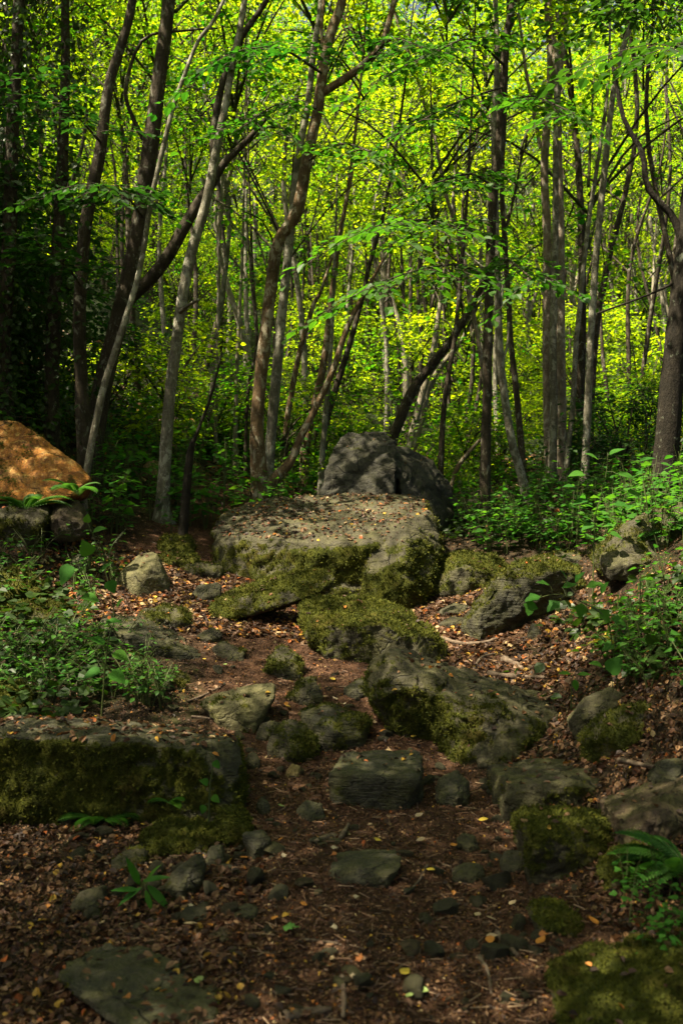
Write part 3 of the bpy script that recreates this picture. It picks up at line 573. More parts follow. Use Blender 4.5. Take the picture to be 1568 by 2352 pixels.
# loose stones
def stone_mesh(seed, mat):
    r = np.random.default_rng(seed); bm = bmesh.new(); bmesh.ops.create_icosphere(bm, subdivisions=3, radius=1)
    V = np.array([v.co[:] for v in bm.verts]); 
    for _ in range(9):
        k = nrm(r.normal(0, 1, 3)); t = V@k; V = V-k*np.maximum(0, t-r.uniform(.45, .85))[:, None]
    V = V*np.array([1, r.uniform(.6, .95), r.uniform(.4, .75)]); V = V+nrm(V)*(.05*fbm(V*3, 3, seed))[:, None]
    for v, c in zip(bm.verts, V): v.co = c
    me = bpy.data.meshes.new('stone'); bm.to_mesh(me); bm.free(); me.materials.append(mat)
    for pl in me.polygons: pl.use_smooth = False
    a = me.attributes.new('moss', 'FLOAT', 'POINT'); a.data.foreach_set('value', np.full(len(V), .05, np.float32)); return me
SM = [(stone_mesh(40+i, MAT[k]), k) for i, k in enumerate(['grey', 'slate', 'boulder', 'grey', 'slate', 'brown', 'pale'])]
STL = {'grey': 'small dull grey stone lying loose in the path litter', 'slate': 'small dark slaty stone lying loose in the path litter', 'boulder': 'small greyish-tan stone lying loose in the path litter',
       'brown': 'small brown stone lying loose in the path litter', 'pale': 'small pale greenish stone lying loose in the path litter'}
ptsS = [(770,1550),(930,1690),(885,1690),(1010,1765),(1000,1790),(1115,1800),(985,1800),(730,1790),(400,1632),(500,1545),(830,1690),(880,1700),(950,1695),(325,1960),(640,2060),(480,1910),(600,1655),(650,1640)]
for i in range(170):
    if i < len(ptsS): px, py = ptsS[i]; s = rnd.uniform(.03, .06)
    else: px = 784+rnd.gauss(0, 260); py = rnd.uniform(1420, 2340); s = abs(rnd.gauss(0, .024))+.010
    d = hit(px, py); x, y, _ = P(px, py, d); me, k = SM[rnd.randrange(len(SM))]
    o = link('stone', me, loc=(x, y, float(gz(x, y)[0])+s*.12)); o.scale = (s, s, s); o.rotation_euler = (rnd.uniform(-.3, .3), rnd.uniform(-.3, .3), rnd.uniform(0, 6.28))
    tag(o, STL[k], 'stone', 'loose stones on the path: '+k)
for i in range(60):
    px = rnd.uniform(180, 640); py = rnd.uniform(1880, 2120); s = abs(rnd.gauss(0, .028))+.016
    if px > 560 and py > 2000: continue
    d = hit(px, py); x, y, _ = P(px, py, d); me, k = SM[rnd.choice([0, 1, 3, 4])]; o = link('stone', me, loc=(x, y, float(gz(x, y)[0])+s*.1)); o.scale = (s, s, s); o.rotation_euler = (rnd.uniform(-.5, .5), rnd.uniform(-.5, .5), rnd.uniform(0, 6.28))
    tag(o, 'angular '+('grey' if k == 'grey' else 'dark slaty')+' rubble stone at the foot of the great mossy block', 'stone', 'rubble below the great block: '+k)
for i in range(45):
    px = rnd.uniform(1080, 1420); py = rnd.uniform(1880, 2200); s = abs(rnd.gauss(0, .022))+.012; d = hit(px, py); x, y, _ = P(px, py, d); me, k = SM[rnd.choice([0, 1, 3, 4])]
    o = link('stone', me, loc=(x, y, float(gz(x, y)[0])+s*.1)); o.scale = (s, s, s); o.rotation_euler = (rnd.uniform(-.5, .5), rnd.uniform(-.5, .5), rnd.uniform(0, 6.28)); tag(o, 'small '+('grey' if k == 'grey' else 'dark slaty')+' stone in the litter round the fern-topped block', 'stone', 'stones round the fern block: '+k)
# larger dead sticks and roots
def stick_mat():
    m, nt, out = new_mat('dead_wood'); g = N(nt); co = g.n('ShaderNodeTexCoord').outputs['Object']; st = g.noise(co, 30, 5, .7)
    nt.links.new(g.principled(g.ramp(st, [(.3, (.04, .026, .016)), (.55, (.11, .08, .055)), (.75, (.19, .15, .11))]), .85, .15, g.bump(st, .8, .006)), out.inputs['Surface']); return m
MAT['stick'] = stick_mat()
def stick(pxs, r, label, name='stick', lift=.6):
    W = []
    for px, py in pxs:
        d = hit(px, py); x, y, _ = P(px, py, d); W.append((x, y, float(gz(x, y)[0])+r*lift))
    W = smooth_line(W, 4*len(W)+2); o0 = W[0].copy(); rr = np.linspace(r, r*.55, len(W))*(1+.15*rng.normal(0, 1, len(W)))
    mb = MB(); mb.add(*tube(W-o0, rr, 7)); o = link(name, mb.mesh(name, MAT['stick']), loc=o0); tag(o, label, 'root' if name == 'root' else 'stick')
stick([(1120,1552),(1190,1560),(1250,1562)], .022, 'thick dead stick lying across the path by the long boulder')
stick([(1010,1470),(1060,1482),(1110,1480),(1140,1472)], .02, 'bent root crossing the path below the hollow block', 'root')
stick([(1155,1520),(1185,1532),(1200,1542)], .024, 'short stubby dead stick near the long boulder')
stick([(1085,1545),(1105,1515),(1140,1505)], .014, 'thin curved dead branch end beside the stubby stick')
stick([(440,1650),(520,1660),(560,1668)], .008, 'thin straight twig beside the pale green block')
stick([(430,1615),(470,1600),(510,1580)], .010, 'pale thin twig above the pale green block')
stick([(1420,1790),(1470,1800),(1500,1808)], .014, 'dark twig on top of the wide grey rock', lift=6)
stick([(720,1945),(760,1925),(780,1930),(800,1900)], .016, 'gnarled dark root stub in the middle of the path', 'root')
stick([(1100,2205),(1120,2240),(1128,2290)], .009, 'slender dark twig pointing down the path by the sunk stone')
stick([(690,2160),(760,2170),(800,2178)], .006, 'very thin twig lying across the lower path')
stick([(785,2250),(790,2300),(788,2345)], .010, 'straight brown twig at the lowest part of the path')
stick([(650,2345),(700,2335),(760,2325)], .02, 'broken bark piece at the lowest part of the path', lift=.3)
stick([(930,1590),(900,1600)], .008, 'short twig before the long boulder')
stick([(980,1990),(960,2030),(925,2060)], .006, 'bent pale twig right of the wedge stone')
stick([(1140,2150),(1160,2175),(1190,2200)], .012, 'dark curved twig below the wedge-shaped stone')
# conspicuous single leaves
def single_leaf_mesh(kind, col):
    if kind == 'maple':
        ang = np.radians([90, 70, 52, 38, 22, 5, -12, -40, -75, -105, -140, -168, 175, 158, 142, 128, 110]); rad = [1, .55, .72, .45, .9, .5, .62, .4, .35, .35, .4, .62, .5, .9, .45, .72, .55]
        T = np.array([[.55*r_*math.cos(a), .55*r_*math.sin(a), .06*math.sin(3*a)] for a, r_ in zip(ang, rad)]+[[0, 0, .05]])
        f = np.array([[len(ang), i, (i+1) % len(ang)] for i in range(len(ang))])
    else:
        t = np.linspace(0, 1, 7); w = .32*np.sin(np.pi*t**.8); T = np.concatenate([np.c_[w, t-.5, .10*w+.12*(t-.5)**2], np.c_[0*t, t-.5, -.03+.12*(t-.5)**2], np.c_[-w, t-.5, .16*w+.12*(t-.5)**2]])
        f = np.concatenate([[[i, i+1, i+8, i+7], [i+7, i+8, i+15, i+14]] for i in range(6)])
    b = MB(); b.add(T, f, col=np.tile(np.array(col), (len(T), 1))); return b.mesh('fallen_leaf', MAT['litter'])
LM = {'orange': [(.50, .20, .03), 'ovate'], 'yellow': [(.58, .42, .05), 'ovate'], 'tan': [(.42, .31, .18), 'ovate'], 'rust': [(.34, .12, .03), 'maple'], 'pale green': [(.22, .30, .09), 'ovate'], 'buff': [(.45, .36, .24), 'maple']}
LMM = {k: single_leaf_mesh(v[1], v[0]) for k, v in LM.items()}
def fallen(px, py, kind, size, label, group=None, z=.02, tilt=.35):
    d = hit(px, py); x, y, _ = P(px, py, d); o = link('fallen_leaf', LMM[kind], loc=(x, y, float(gz(x, y)[0])+z)); o.scale = (size,)*3
    o.rotation_euler = (rnd.uniform(-tilt, tilt), rnd.uniform(-tilt, tilt), rnd.uniform(0, 6.28)); tag(o, label, 'leaf', group); return o
green = single_leaf_mesh('maple', (.10, .26, .05))
o = fallen(660, 2150, 'rust', .085, 'bright green lobed leaf lying alone on the brown path', z=.03, tilt=.1); o.data = green
for i in range(170):
    k = rnd.choices(list(LM), [4, 3.5, 4, 3, 1.2, 3])[0]; py = rnd.choice([rnd.uniform(1330, 1700), rnd.uniform(1500, 2340)]); px = 784+rnd.gauss(0, 300)
    if py < 1500: px = rnd.choice([rnd.uniform(180, 470), rnd.uniform(980, 1200)])
    fallen(px, py, k, rnd.uniform(.028, .052), f'single {k} fallen leaf lying on the path among brown litter', 'fallen leaves: '+k)

rnd.seed(52); rng = np.random.default_rng(82)
# ------------------------------------------------------------------ tree crowns (shared by many trees)
def crown_mesh(seed, R=(1.9, 1.9, 2.1), clumps=13, per=6, leaves=24, size=.094, mat='leaf', flat=.45):
    global rng
    keep = rng; rng = np.random.default_rng(seed); b = MB(); tw = MB(); R = np.array(R)
    c = nrm(rng.normal(0, 1, (clumps, 3)))*(rng.uniform(.25, 1, (clumps, 1))**.6)*R
    for cc in c:
        mid = cc*.5+np.array([0, 0, -.25*R[2]*.5]); tw.add(*tube(smooth_line([[0, 0, -R[2]*.8+.5*(cc[2]+R[2])*.6], mid, cc], 6), np.linspace(.022, .008, 6), 4))
        for j in range(per):
            p0 = cc+rng.normal(0, .22, 3)*R*.45; a = math.atan2(cc[1], cc[0])+rng.normal(0, 1.1); L = rng.uniform(.45, 1.0); dr = np.array([math.cos(a), math.sin(a), rng.normal(0, .25)])
            t = (np.arange(leaves)+.5)/leaves; line = p0+dr*L*t[:, None]; line[:, 2] -= .22*L*t*t
            tw.add(*tube(line[::max(1, leaves//4)], .0045, 3, False))
            sgn = np.where(np.arange(leaves) % 2 == 0, 1, -1); sd = np.array([-math.sin(a), math.cos(a), 0])
            fw = nrm(dr*rng.uniform(.3, .9, (leaves, 1))+sd*(sgn*rng.uniform(.5, 1.1, leaves))[:, None]+[0, 0, -.18]+rng.normal(0, .25, (leaves, 3)))
            pos = line+fw*rng.uniform(.02, .22, (leaves, 1))*(1-.3*t[:, None])+rng.normal(0, .04, (leaves, 3)); up = nrm(np.array([0, 0, 1.])+rng.normal(0, flat, (leaves, 3)))
            leaf_batch(b, pos, fw, up, size*rng.uniform(.65, 1.25, leaves), width=rng.uniform(.85, 1.35, leaves), tint=np.clip(rng.normal(.5, .25)+rng.normal(0, .18, leaves), 0, 1))
    m1 = b.mesh('crown', MAT[mat], False); m2 = tw.mesh('twig_spray', MAT['bark_dark']); rng = keep; return m1, m2
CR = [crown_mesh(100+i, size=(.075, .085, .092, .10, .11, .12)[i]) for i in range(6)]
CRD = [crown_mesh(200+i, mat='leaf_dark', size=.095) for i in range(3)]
CRT = [crown_mesh(400+i, clumps=8, per=4, leaves=22) for i in range(3)]      # crowns made sparse on purpose, to let sun through to chosen spots
SUN_SPOTS = [((-.1, 9.8, 1.6), 1.7), ((-1.9, 8.2, .9), 1.5), ((1.3, 8.5, .8), 1.5), ((.3, 6.8, .5), 1.3), ((2.3, 9.8, 1.5), 1.2), ((-1.0, 5.0, .5), .4), ((-2.4, 11.2, 1.8), 1.8), ((-.9, 12, 2.0), 1.5), ((-3.2, 14.5, 3.0), 2.2), ((-2.0, 12.5, 2.2), 1.6), ((-4.0, 18, 4.5), 2.0), ((-2.5, 17, 3.2), 1.6), ((2.8, 12.9, 5), 1.0), ((-.9, 11.4, 3.5), 1.0), ((-.6, 20, 6), 1.5), ((-1.5, 20, 8), 1.5), ((0, 15, 2.5), 1.5), ((1.5, 16, 3), 1.5), ((3.5, 16, 3), 1.5), ((5.5, 18, 5), 1.6), ((-3, 20, 6), 1.6), ((.6, 13, 2.2), 1.6), ((-3.2, 12, 2.5), 1.6), ((-1.5, 14, 2.6), 1.5), ((.5, 20, 4), 1.6), ((3, 21, 6), 1.6)]  # spots to be lit; crowns between them and the sun are thinned
SV = np.array(SUN)
def blocks_sun(p, R):
    for t, r in SUN_SPOTS:
        v = np.asarray(p)-np.array(t); a = v@SV
        if a > 0 and np.linalg.norm(v-a*SV) < r+R*.75: return True
    return False
def add_crown(root, loc, s, cr, rz=None, gap=None):
    if gap is not None and blocks_sun(np.asarray(loc)+gap, 1.9*s): cr = CRT[rnd.randrange(3)]
    m1, m2 = cr; o = link('crown', m1, root, loc); o.scale = (s, s, s); o.rotation_euler = (0, 0, rnd.uniform(0, 6.28) if rz is None else rz); kid(o, root)
    t = link('twig_spray', m2, o); t['kind'] = 'stuff'; kid(t, o); return o

rnd.seed(53); rng = np.random.default_rng(83)
# ------------------------------------------------------------------ traced trees
def px_line(pts, d, lean=0.0):
    """pts: (px, py[, width px[, extra depth]])"""
    y0 = pts[0][1]; W = []; r = []
    for p in pts:
        dd = d+lean*(y0-p[1])/1000+(p[3] if len(p) > 3 else 0); W.append(P(p[0], p[1], dd)); r.append(p[2]*dd/F/2*.88)
    return np.array(W), np.array(r)
def trunk_part(root, base, W, r, mat, name='trunk', seg=12, n=None, flare=0.0, ext=0.0, gnarl=.05):
    if ext:
        t = nrm(W[-1]-W[-2]); t = nrm(t+np.array([0, 0, .6])); e = [W[-1]+t*ext*.5, W[-1]+t*ext*.5+nrm(t+[0, 0, .5])*ext*.5]
        W = np.r_[W, e]; r = np.r_[r, r[-1]*.7, r[-1]*.3]
    n = n or max(14, int(np.linalg.norm(np.diff(W, axis=0), axis=1).sum()/.12)); L = smooth_line(W, n); rr = np.interp(np.linspace(0, 1, n), np.linspace(0, 1, len(r)), r)
    if flare:
        h = L[:, 2]-L[0, 2]; rr = rr*(1+flare*np.exp(-np.maximum(h, 0)/.18))
    V, fs = tube(L-base, rr, seg); cen = np.repeat(L-base, seg, 0); k = nrm(V-cen)
    rv = np.repeat(rr, seg); V = V+k*(rv*(gnarl*2.2*fbm(V*np.array([5, 5, 2.2])+rnd.random()*50, 3, 3)+gnarl*fbm(V*np.array([16, 16, 6]), 3, 8)))[:, None]
    if flare:
        th = np.tile(np.arange(seg)*2*math.pi/seg, len(L)); hh_ = np.repeat(np.maximum(L[:, 2]-L[0, 2]-.1, 0), seg); ph = rnd.random()*6
        V = V+k*(rv*flare*1.1*np.exp(-hh_/.14)*np.clip(np.sin(3*th+ph)+.4*np.sin(5*th+ph), 0, 2))[:, None]
    b = MB(); b.add(V, fs); o = link(name, b.mesh(name, MAT[mat]), root); kid(o, root); return L
def tree(label, mat, d, pts, lean=0, limbs=(), crowns=2, ext=3.0, flare=.5, cr=None, cs=1.0, seg=12, name='tree', cat='tree', top=True):
    W, r = px_line(pts, d, lean); g0 = float(gz(W[0, 0], W[0, 1])[0])
    if W[0, 2] > g0-.1:
        x, y = W[0, 0], W[0, 1]; W = np.r_[[[x, y, g0-.15]], W]; r = np.r_[r[0]*1.08, r]
    root = link(name, None, loc=(W[0, 0], W[0, 1], g0)); base = np.array([W[0, 0], W[0, 1], g0]); tag(root, label, cat)
    L = trunk_part(root, base, W, r, mat, seg=seg, flare=flare, ext=ext)
    for lb in limbs:
        lw, lr = px_line(lb, d, lean); e = lb[0][4] if len(lb[0]) > 4 else 0
        trunk_part(root, base, lw, lr, mat, 'branch', 9, ext=1.2 if lb[-1][1] < 60 else 0)
    for k in range(crowns):
        p = L[-1]-base+np.array([rnd.uniform(-1.2, 1.2), rnd.uniform(-.8, 1.2), -.9*k+rnd.uniform(-.3, .6)]); add_crown(root, p, cs*rnd.uniform(.85, 1.15), cr or CR[rnd.randrange(6)], gap=base)
    return root, base, L
def leafy_branch(root, base, pts, d, mat='leaf_dark', size=.11, n=10, leaves=20, L0=.7, bark='bark_dark', spread=1.0):
    """a branch that carries flat sprays of broad leaves; pts (px, py, w, extra depth)"""
    W, r = px_line(pts, d); L = trunk_part(root, base, W, r, bark, 'branch', 6, gnarl=.03)
    b = MB(); tw = MB(); m = len(L)
    for j in range(n):
        i = int(m*(.2+.8*(j+rnd.random())/n)); i = min(i, m-1); p0 = L[i]; ax = nrm(L[min(i+1, m-1)]-L[max(i-1, 0)]); s = 1 if j % 2 else -1
        sd = nrm(np.cross(ax, [0, 0, 1.])); dr = nrm(ax*rnd.uniform(.2, 1)+sd*s*rnd.uniform(.3, 1)*spread+np.array([0, 0, rnd.uniform(-.25, .05)])); LL = L0*rnd.uniform(.6, 1.2)
        t = (np.arange(leaves)+.5)/leaves; line = p0+dr*LL*t[:, None]; line[:, 2] -= .18*LL*t*t; tw.add(*tube(line[::4]-base, .004, 3, False))
        sg = np.where(np.arange(leaves) % 2 == 0, 1, -1); sv = nrm(np.cross(dr, [0, 0, 1.])); fw = nrm(dr*rng.uniform(.4, 1, (leaves, 1))+sv*(sg*rng.uniform(.5, 1, leaves))[:, None]+[0, 0, -.2]+rng.normal(0, .15, (leaves, 3)))
        pos = line+fw*.04+rng.normal(0, .02, (leaves, 3)); up = nrm(np.array([0, 0, 1.])+rng.normal(0, .25, (leaves, 3)))
        leaf_batch(b, pos-base, fw, up, size*rng.uniform(.6, 1.15, leaves), width=1.25, tint=np.clip(rng.normal(.5, .25, leaves), 0, 1))
    o = link('foliage', b.mesh('foliage', MAT[mat], False), root); o['kind'] = 'stuff'; kid(o, root); t = link('twig_spray', tw.mesh('twig_spray', MAT[bark]), root); t['kind'] = 'stuff'; kid(t, root)
def ivy(root, base, L, r, n=1500, size=.06, z0=.1, z1=6, spread=.10):
    k = rng.integers(0, len(L), n); a = rng.uniform(0, 6.283, n); out_ = np.c_[np.cos(a), np.sin(a), 0*a]; p = L[k]-base; ok = (p[:, 2] > z0) & (p[:, 2] < z1); p, out_ = p[ok], out_[ok]
    p = p+out_*(r+np.abs(rng.normal(0, spread, (len(p), 1))))+rng.normal(0, .06, (len(p), 3)); up = nrm(out_+[0, 0, .6]+rng.normal(0, .4, p.shape)); fw = nrm(np.array([0, 0, -1.])+rng.normal(0, .6, p.shape))
    b = MB(); leaf_batch(b, p, fw, up, size*rng.uniform(.6, 1.3, len(p)), width=1.5, tint=rng.random(len(p))); o = link('ivy', b.mesh('ivy', MAT['leaf_ivy'], False), root); o['kind'] = 'stuff'; kid(o, root)

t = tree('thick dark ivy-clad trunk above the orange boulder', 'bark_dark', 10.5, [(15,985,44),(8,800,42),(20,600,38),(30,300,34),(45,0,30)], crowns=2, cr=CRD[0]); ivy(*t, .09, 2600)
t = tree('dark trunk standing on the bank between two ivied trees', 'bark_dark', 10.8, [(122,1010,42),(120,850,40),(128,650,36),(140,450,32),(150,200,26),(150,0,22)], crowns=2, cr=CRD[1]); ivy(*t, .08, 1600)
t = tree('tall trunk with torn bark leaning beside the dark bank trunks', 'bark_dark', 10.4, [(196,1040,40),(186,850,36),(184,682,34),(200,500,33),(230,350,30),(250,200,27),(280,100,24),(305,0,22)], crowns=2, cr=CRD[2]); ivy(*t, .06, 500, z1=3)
leafy_branch(t[0], t[1], [(235,330,8),(180,270,5,-.6),(90,180,3,-1.2)], 10.4, n=10)
leafy_branch(t[0], t[1], [(190,660,8),(150,610,5,-.5),(60,540,3,-1.0)], 10.4, n=10)
tree('slender pale trunk leaning strongly across a dark trunk', 'bark_grey', 9.6, [(196,1110,19),(235,904,18),(270,790,17),(320,625,15),(345,475,14),(370,360,13),(400,240,12),(425,170,11),(455,95,10),(505,20,9)], crowns=1, ext=2, flare=.2, cr=CRD[0])
t = tree('big dark forked trunk with a long rising side limb', 'bark_dark', 11.0, [(212,1060,52),(232,905,50),(262,780,48),(300,625,46),(330,450,44),(350,300,42),(370,150,38),(388,0,34)], crowns=3,
     limbs=[[(285,700,34),(370,612,33),(430,510,31),(480,432,28),(515,375,20),(560,330,16),(612,272,10)], [(492,405,22),(492,300,20),(515,175,18),(555,85,17),(612,0,15)], [(352,360,16),(305,270,12),(290,200,10),(330,90,8),(430,70,6),(500,65,5)]])
leafy_branch(t[0], t[1], [(330,500,8),(280,440,5,-1.2),(210,420,3,-2.2)], 11, n=12)
tree('straight grey trunk with mottled bark beyond the pyramid rock', 'bark_grey', 10.3, [(374,1150,34),(388,930,31),(404,800,30),(420,680,29),(440,580,28),(472,470,25),(500,330,22),(516,250,20),(532,160,18),(562,0,16)], crowns=2, limbs=[[(410,720,12),(435,700,9,-.3),(455,688,8,-.5)]])
tree('blackened broken snag with a thin leaning top', 'bark_black', 9.7, [(420,1235,26),(428,1130,25),(437,1038,21),(450,1000,9),(478,930,8),(495,870,6),(505,830,4)], crowns=0, ext=.3, flare=.2, name='dead_tree')
t = tree('sinuous brown trunk forking low with mossy foot behind the boulder', 'bark_brown', 11.3, [(598,1190,50),(596,1100,44),(590,1000,36),(595,900,34),(608,780,33),(624,650,32),(640,555,33),(682,485,32),(706,360,30),(730,250,29),(746,130,28),(765,60,26),(788,-10,24)], crowns=2,
     limbs=[[(606,1130,34),(640,1090,30),(668,1058,24),(690,1005,20),(724,938,18),(765,850,17),(800,745,14),(850,650,10),(900,560,6)], [(738,215,22),(820,160,20),(872,108,18),(906,0,14)], [(742,120,12),(738,60,10),(744,0,9)]])
leafy_branch(t[0], t[1], [(742,170,8),(640,110,6,-1.0),(530,120,4,-1.8)], 11.3, mat='leaf_mid', size=.095, n=14, L0=.8); leafy_branch(t[0], t[1], [(840,145,6),(900,90,5,-.8),(970,110,3,-1.8)], 11.3, mat='leaf_mid', size=.09, n=12)
leafy_branch(t[0], t[1], [(705,370,6),(780,330,5,-.8),(860,350,3,-1.6)], 11.3, mat='leaf_mid', size=.09, n=10); leafy_branch(t[0], t[1], [(730,250,6),(640,240,5,-.9),(560,290,3,-1.8)], 11.3, mat='leaf_mid', size=.09, n=10)
tree('straight pale grey trunk rising close behind the sinuous brown one', 'bark_grey', 12.0, [(618,1060,28),(640,800,26),(660,600,23),(676,450,21),(690,330,19),(706,250,17),(720,120,16),(738,0,14)], crowns=2, limbs=[[(706,240,8),(710,180,7),(735,140,6)]])
t11 = tree('straight dark trunk with white lichen patches beside the seedling bank', 'bark_dark', 11.4, [(1112,1200,32),(1114,1050,27),(1118,900,25),(1120,780,24),(1129,500,24),(1144,350,23),(1154,200,22),(1164,75,20),(1178,0,19)], crowns=2, limbs=[[(1120,640,8),(1050,600,6),(1010,560,4)]])
leafy_branch(t11[0], t11[1], [(1126,560,9),(1050,520,7,-1.2),(960,505,5,-2.4),(860,520,3,-3.2)], 11.4, mat='leaf_mid', size=.10, n=16, leaves=18, L0=.75)
leafy_branch(t11[0], t11[1], [(1124,650,9),(1060,610,6,-1.4),(960,620,4,-2.6),(850,660,3,-3.4)], 11.4, mat='leaf_mid', size=.10, n=12, leaves=16, L0=.8)
leafy_branch(t11[0], t11[1], [(1128,590,8),(1170,600,6,-1.2),(1220,640,4,-2.2)], 11.4, mat='leaf_mid', size=.10, n=8)
leafy_branch(t11[0], t11[1], [(1134,430,8),(1080,400,6,-1.0),(1000,420,4,-2.2)], 11.4, mat='leaf_mid', size=.10, n=10)
leafy_branch(t11[0], t11[1], [(1158,150,8),(1080,90,5,-.9),(980,130,3,-2.0)], 11.4, mat='leaf_mid', size=.095, n=14, L0=.8); leafy_branch(t11[0], t11[1], [(1150,260,8),(1210,220,5,-.9),(1320,260,3,-2.0)], 11.4, mat='leaf_mid', size=.09, n=12); leafy_branch(t11[0], t11[1], [(1155,200,6),(1060,230,5,-1.2),(960,280,3,-2.2)], 11.4, mat='leaf_mid', size=.09, n=12)
tree('pale curving trunk that bows out at its foot', 'bark_grey', 11.8, [(1212,1160,24),(1196,1090,23),(1174,1010,22),(1155,885,21),(1146,784,20),(1140,600,18),(1134,300,16),(1141,150,15),(1137,0,13)], crowns=2, limbs=[[(1150,840,8),(1165,790,7),(1168,740,6)]])
tree('thin dark trunk close behind the bowed pale one', 'bark_dark', 12.4, [(1202,1100,18),(1186,910,17),(1172,784,15),(1168,700,14),(1158,550,13),(1152,425,11),(1160,250,9),(1165,60,8)], crowns=1)
tree('tall pinkish trunk with scaly bark in the straight clump', 'bark_pink', 13.0, [(1262,1100,24),(1257,960,23),(1254,784,22),(1256,550,22),(1249,400,21),(1256,275,20),(1264,150,20),(1256,0,18)], crowns=2, limbs=[[(1240,340,10),(1222,240,9),(1205,150,8),(1190,20,7)]])
tree('straight dark grey trunk in the middle of the clump', 'bark_grey', 12.7, [(1266,1110,22),(1270,935,21),(1269,784,19),(1274,550,17),(1276,300,15),(1278,150,13)], crowns=1)
tree('sunlit straight trunk forking high in the clump', 'bark_pink', 12.9, [(1290,1100,25),(1289,910,24),(1287,784,23),(1286,550,22),(1281,350,21),(1279,215,19),(1291,100,18),(1300,0,17)], crowns=2, limbs=[[(1279,225,13),(1270,100,12),(1262,0,10)]])
tree('thin stem slanting away from the foot of the straight clump', 'bark_grey', 12.6, [(1298,1090,15),(1314,930,14),(1322,784,13),(1326,750,13),(1349,525,12),(1379,325,10),(1395,200,8),(1400,60,6)], crowns=1, ext=2)
tree('slim pale tree curving outward at its top', 'bark_grey', 12.2, [(1342,1100,21),(1349,934,20),(1355,784,19),(1369,575,18),(1389,375,17),(1409,200,16),(1430,110,15),(1462,0,13)], crowns=2)
t16 = tree('stout mossy black trunk above the bank boulder', 'bark_black', 8.9, [(1524,1110,66),(1534,980,62),(1545,834,58),(1566,650,54),(1590,400,48),(1610,100,42)], crowns=2, cr=CRD[0],
     limbs=[[(1580,600,22),(1548,505,20),(1518,470,18),(1484,425,17),(1474,350,15),(1434,280,13),(1416,200,10),(1400,120,7)], [(1570,640,8),(1480,680,6),(1370,720,5)]])
leafy_branch(t16[0], t16[1], [(1600,150,10),(1560,110,7,-1.0),(1500,100,4,-1.8)], 8.9, size=.10, n=10)
tree('long thin bent sapling leaning through the sunlit leaves', 'bark_pink', 14.0, [(1118,930,12),(1100,800,12),(1081,690,11),(1064,590,11),(1040,500,10),(1019,430,10),(999,320,9),(974,240,9),(949,150,8),(912,50,7)], crowns=1, ext=1.5, flare=.1)
tree('dark mossy trunk leaning over the rear boulder', 'bark_dark', 14.0, [(898,1030,30),(920,960,28),(949,894,26),(994,834,24),(1040,775,20),(1108,655,15),(1150,560,10)], crowns=1, ext=1.5)
tree('pale stem leaning in parallel with the mossy leaning trunk', 'bark_pale', 15.5, [(938,1040,20),(955,960,19),(975,884,17),(995,800,15),(1010,700,12),(1030,560,9)], crowns=1)
tree('second pale stem close beside the leaning one', 'bark_pale', 15.8, [(950,1040,16),(972,950,15),(985,890,14),(1020,830,12),(1060,780,9)], crowns=1, ext=1.5)
tree('thin dark tree standing right of the rear boulder', 'bark_dark', 12.4, [(1012,1075,16),(1019,934,14),(1034,834,13),(1046,760,12),(1060,600,10),(1072,450,8)], crowns=1)
tree('brown bowed dead branch propped beside the lichen-marked trunk', 'bark_brown', 11.9, [(1036,1120,10),(1050,1075,12),(1068,1048,11),(1098,1014,9),(1130,985,6)], crowns=0, ext=0, flare=0, name='dead_branch', cat='branch')
tree('reddish stem with peeling bark behind the sinuous brown trunk', 'bark_brown', 13.0, [(655,1010,16),(670,900,15),(690,800,14),(720,700,12),(740,660,9)], crowns=1, ext=2)
tree('dark leaning stem behind the rear boulder with shaggy bark', 'bark_brown', 13.5, [(700,1040,24),(722,930,22),(742,840,20),(760,700,17),(776,560,14),(800,430,10)], crowns=1)
tree('twin of the shaggy stem leaning slightly more', 'bark_dark', 14.2, [(745,1020,18),(760,930,17),(800,800,15),(830,690,13),(850,600,11),(885,470,9)], crowns=1)
tree('slim grey stem standing left of the rear boulder', 'bark_grey', 12.6, [(738,1080,16),(748,950,15),(755,870,13),(762,760,10)], crowns=1, ext=2)
tree('thin pale pole among ferns on the slope', 'bark_pale', 14.5, [(541,1000,12),(543,880,11),(548,760,10),(556,600,8),(560,450,6)], crowns=1)
tree('slender pale pole half hidden by seedlings on the slope', 'bark_pale', 14.8, [(496,990,10),(498,880,9),(500,760,9),(505,560,7),(510,420,6)], crowns=1)
tree('crooked dark stem hugging the slope behind the mottled trunk', 'bark_dark', 13.8, [(565,1010,10),(570,900,9),(590,780,8),(582,650,7),(575,500,6)], crowns=1)

rnd.seed(54); rng = np.random.default_rng(84)
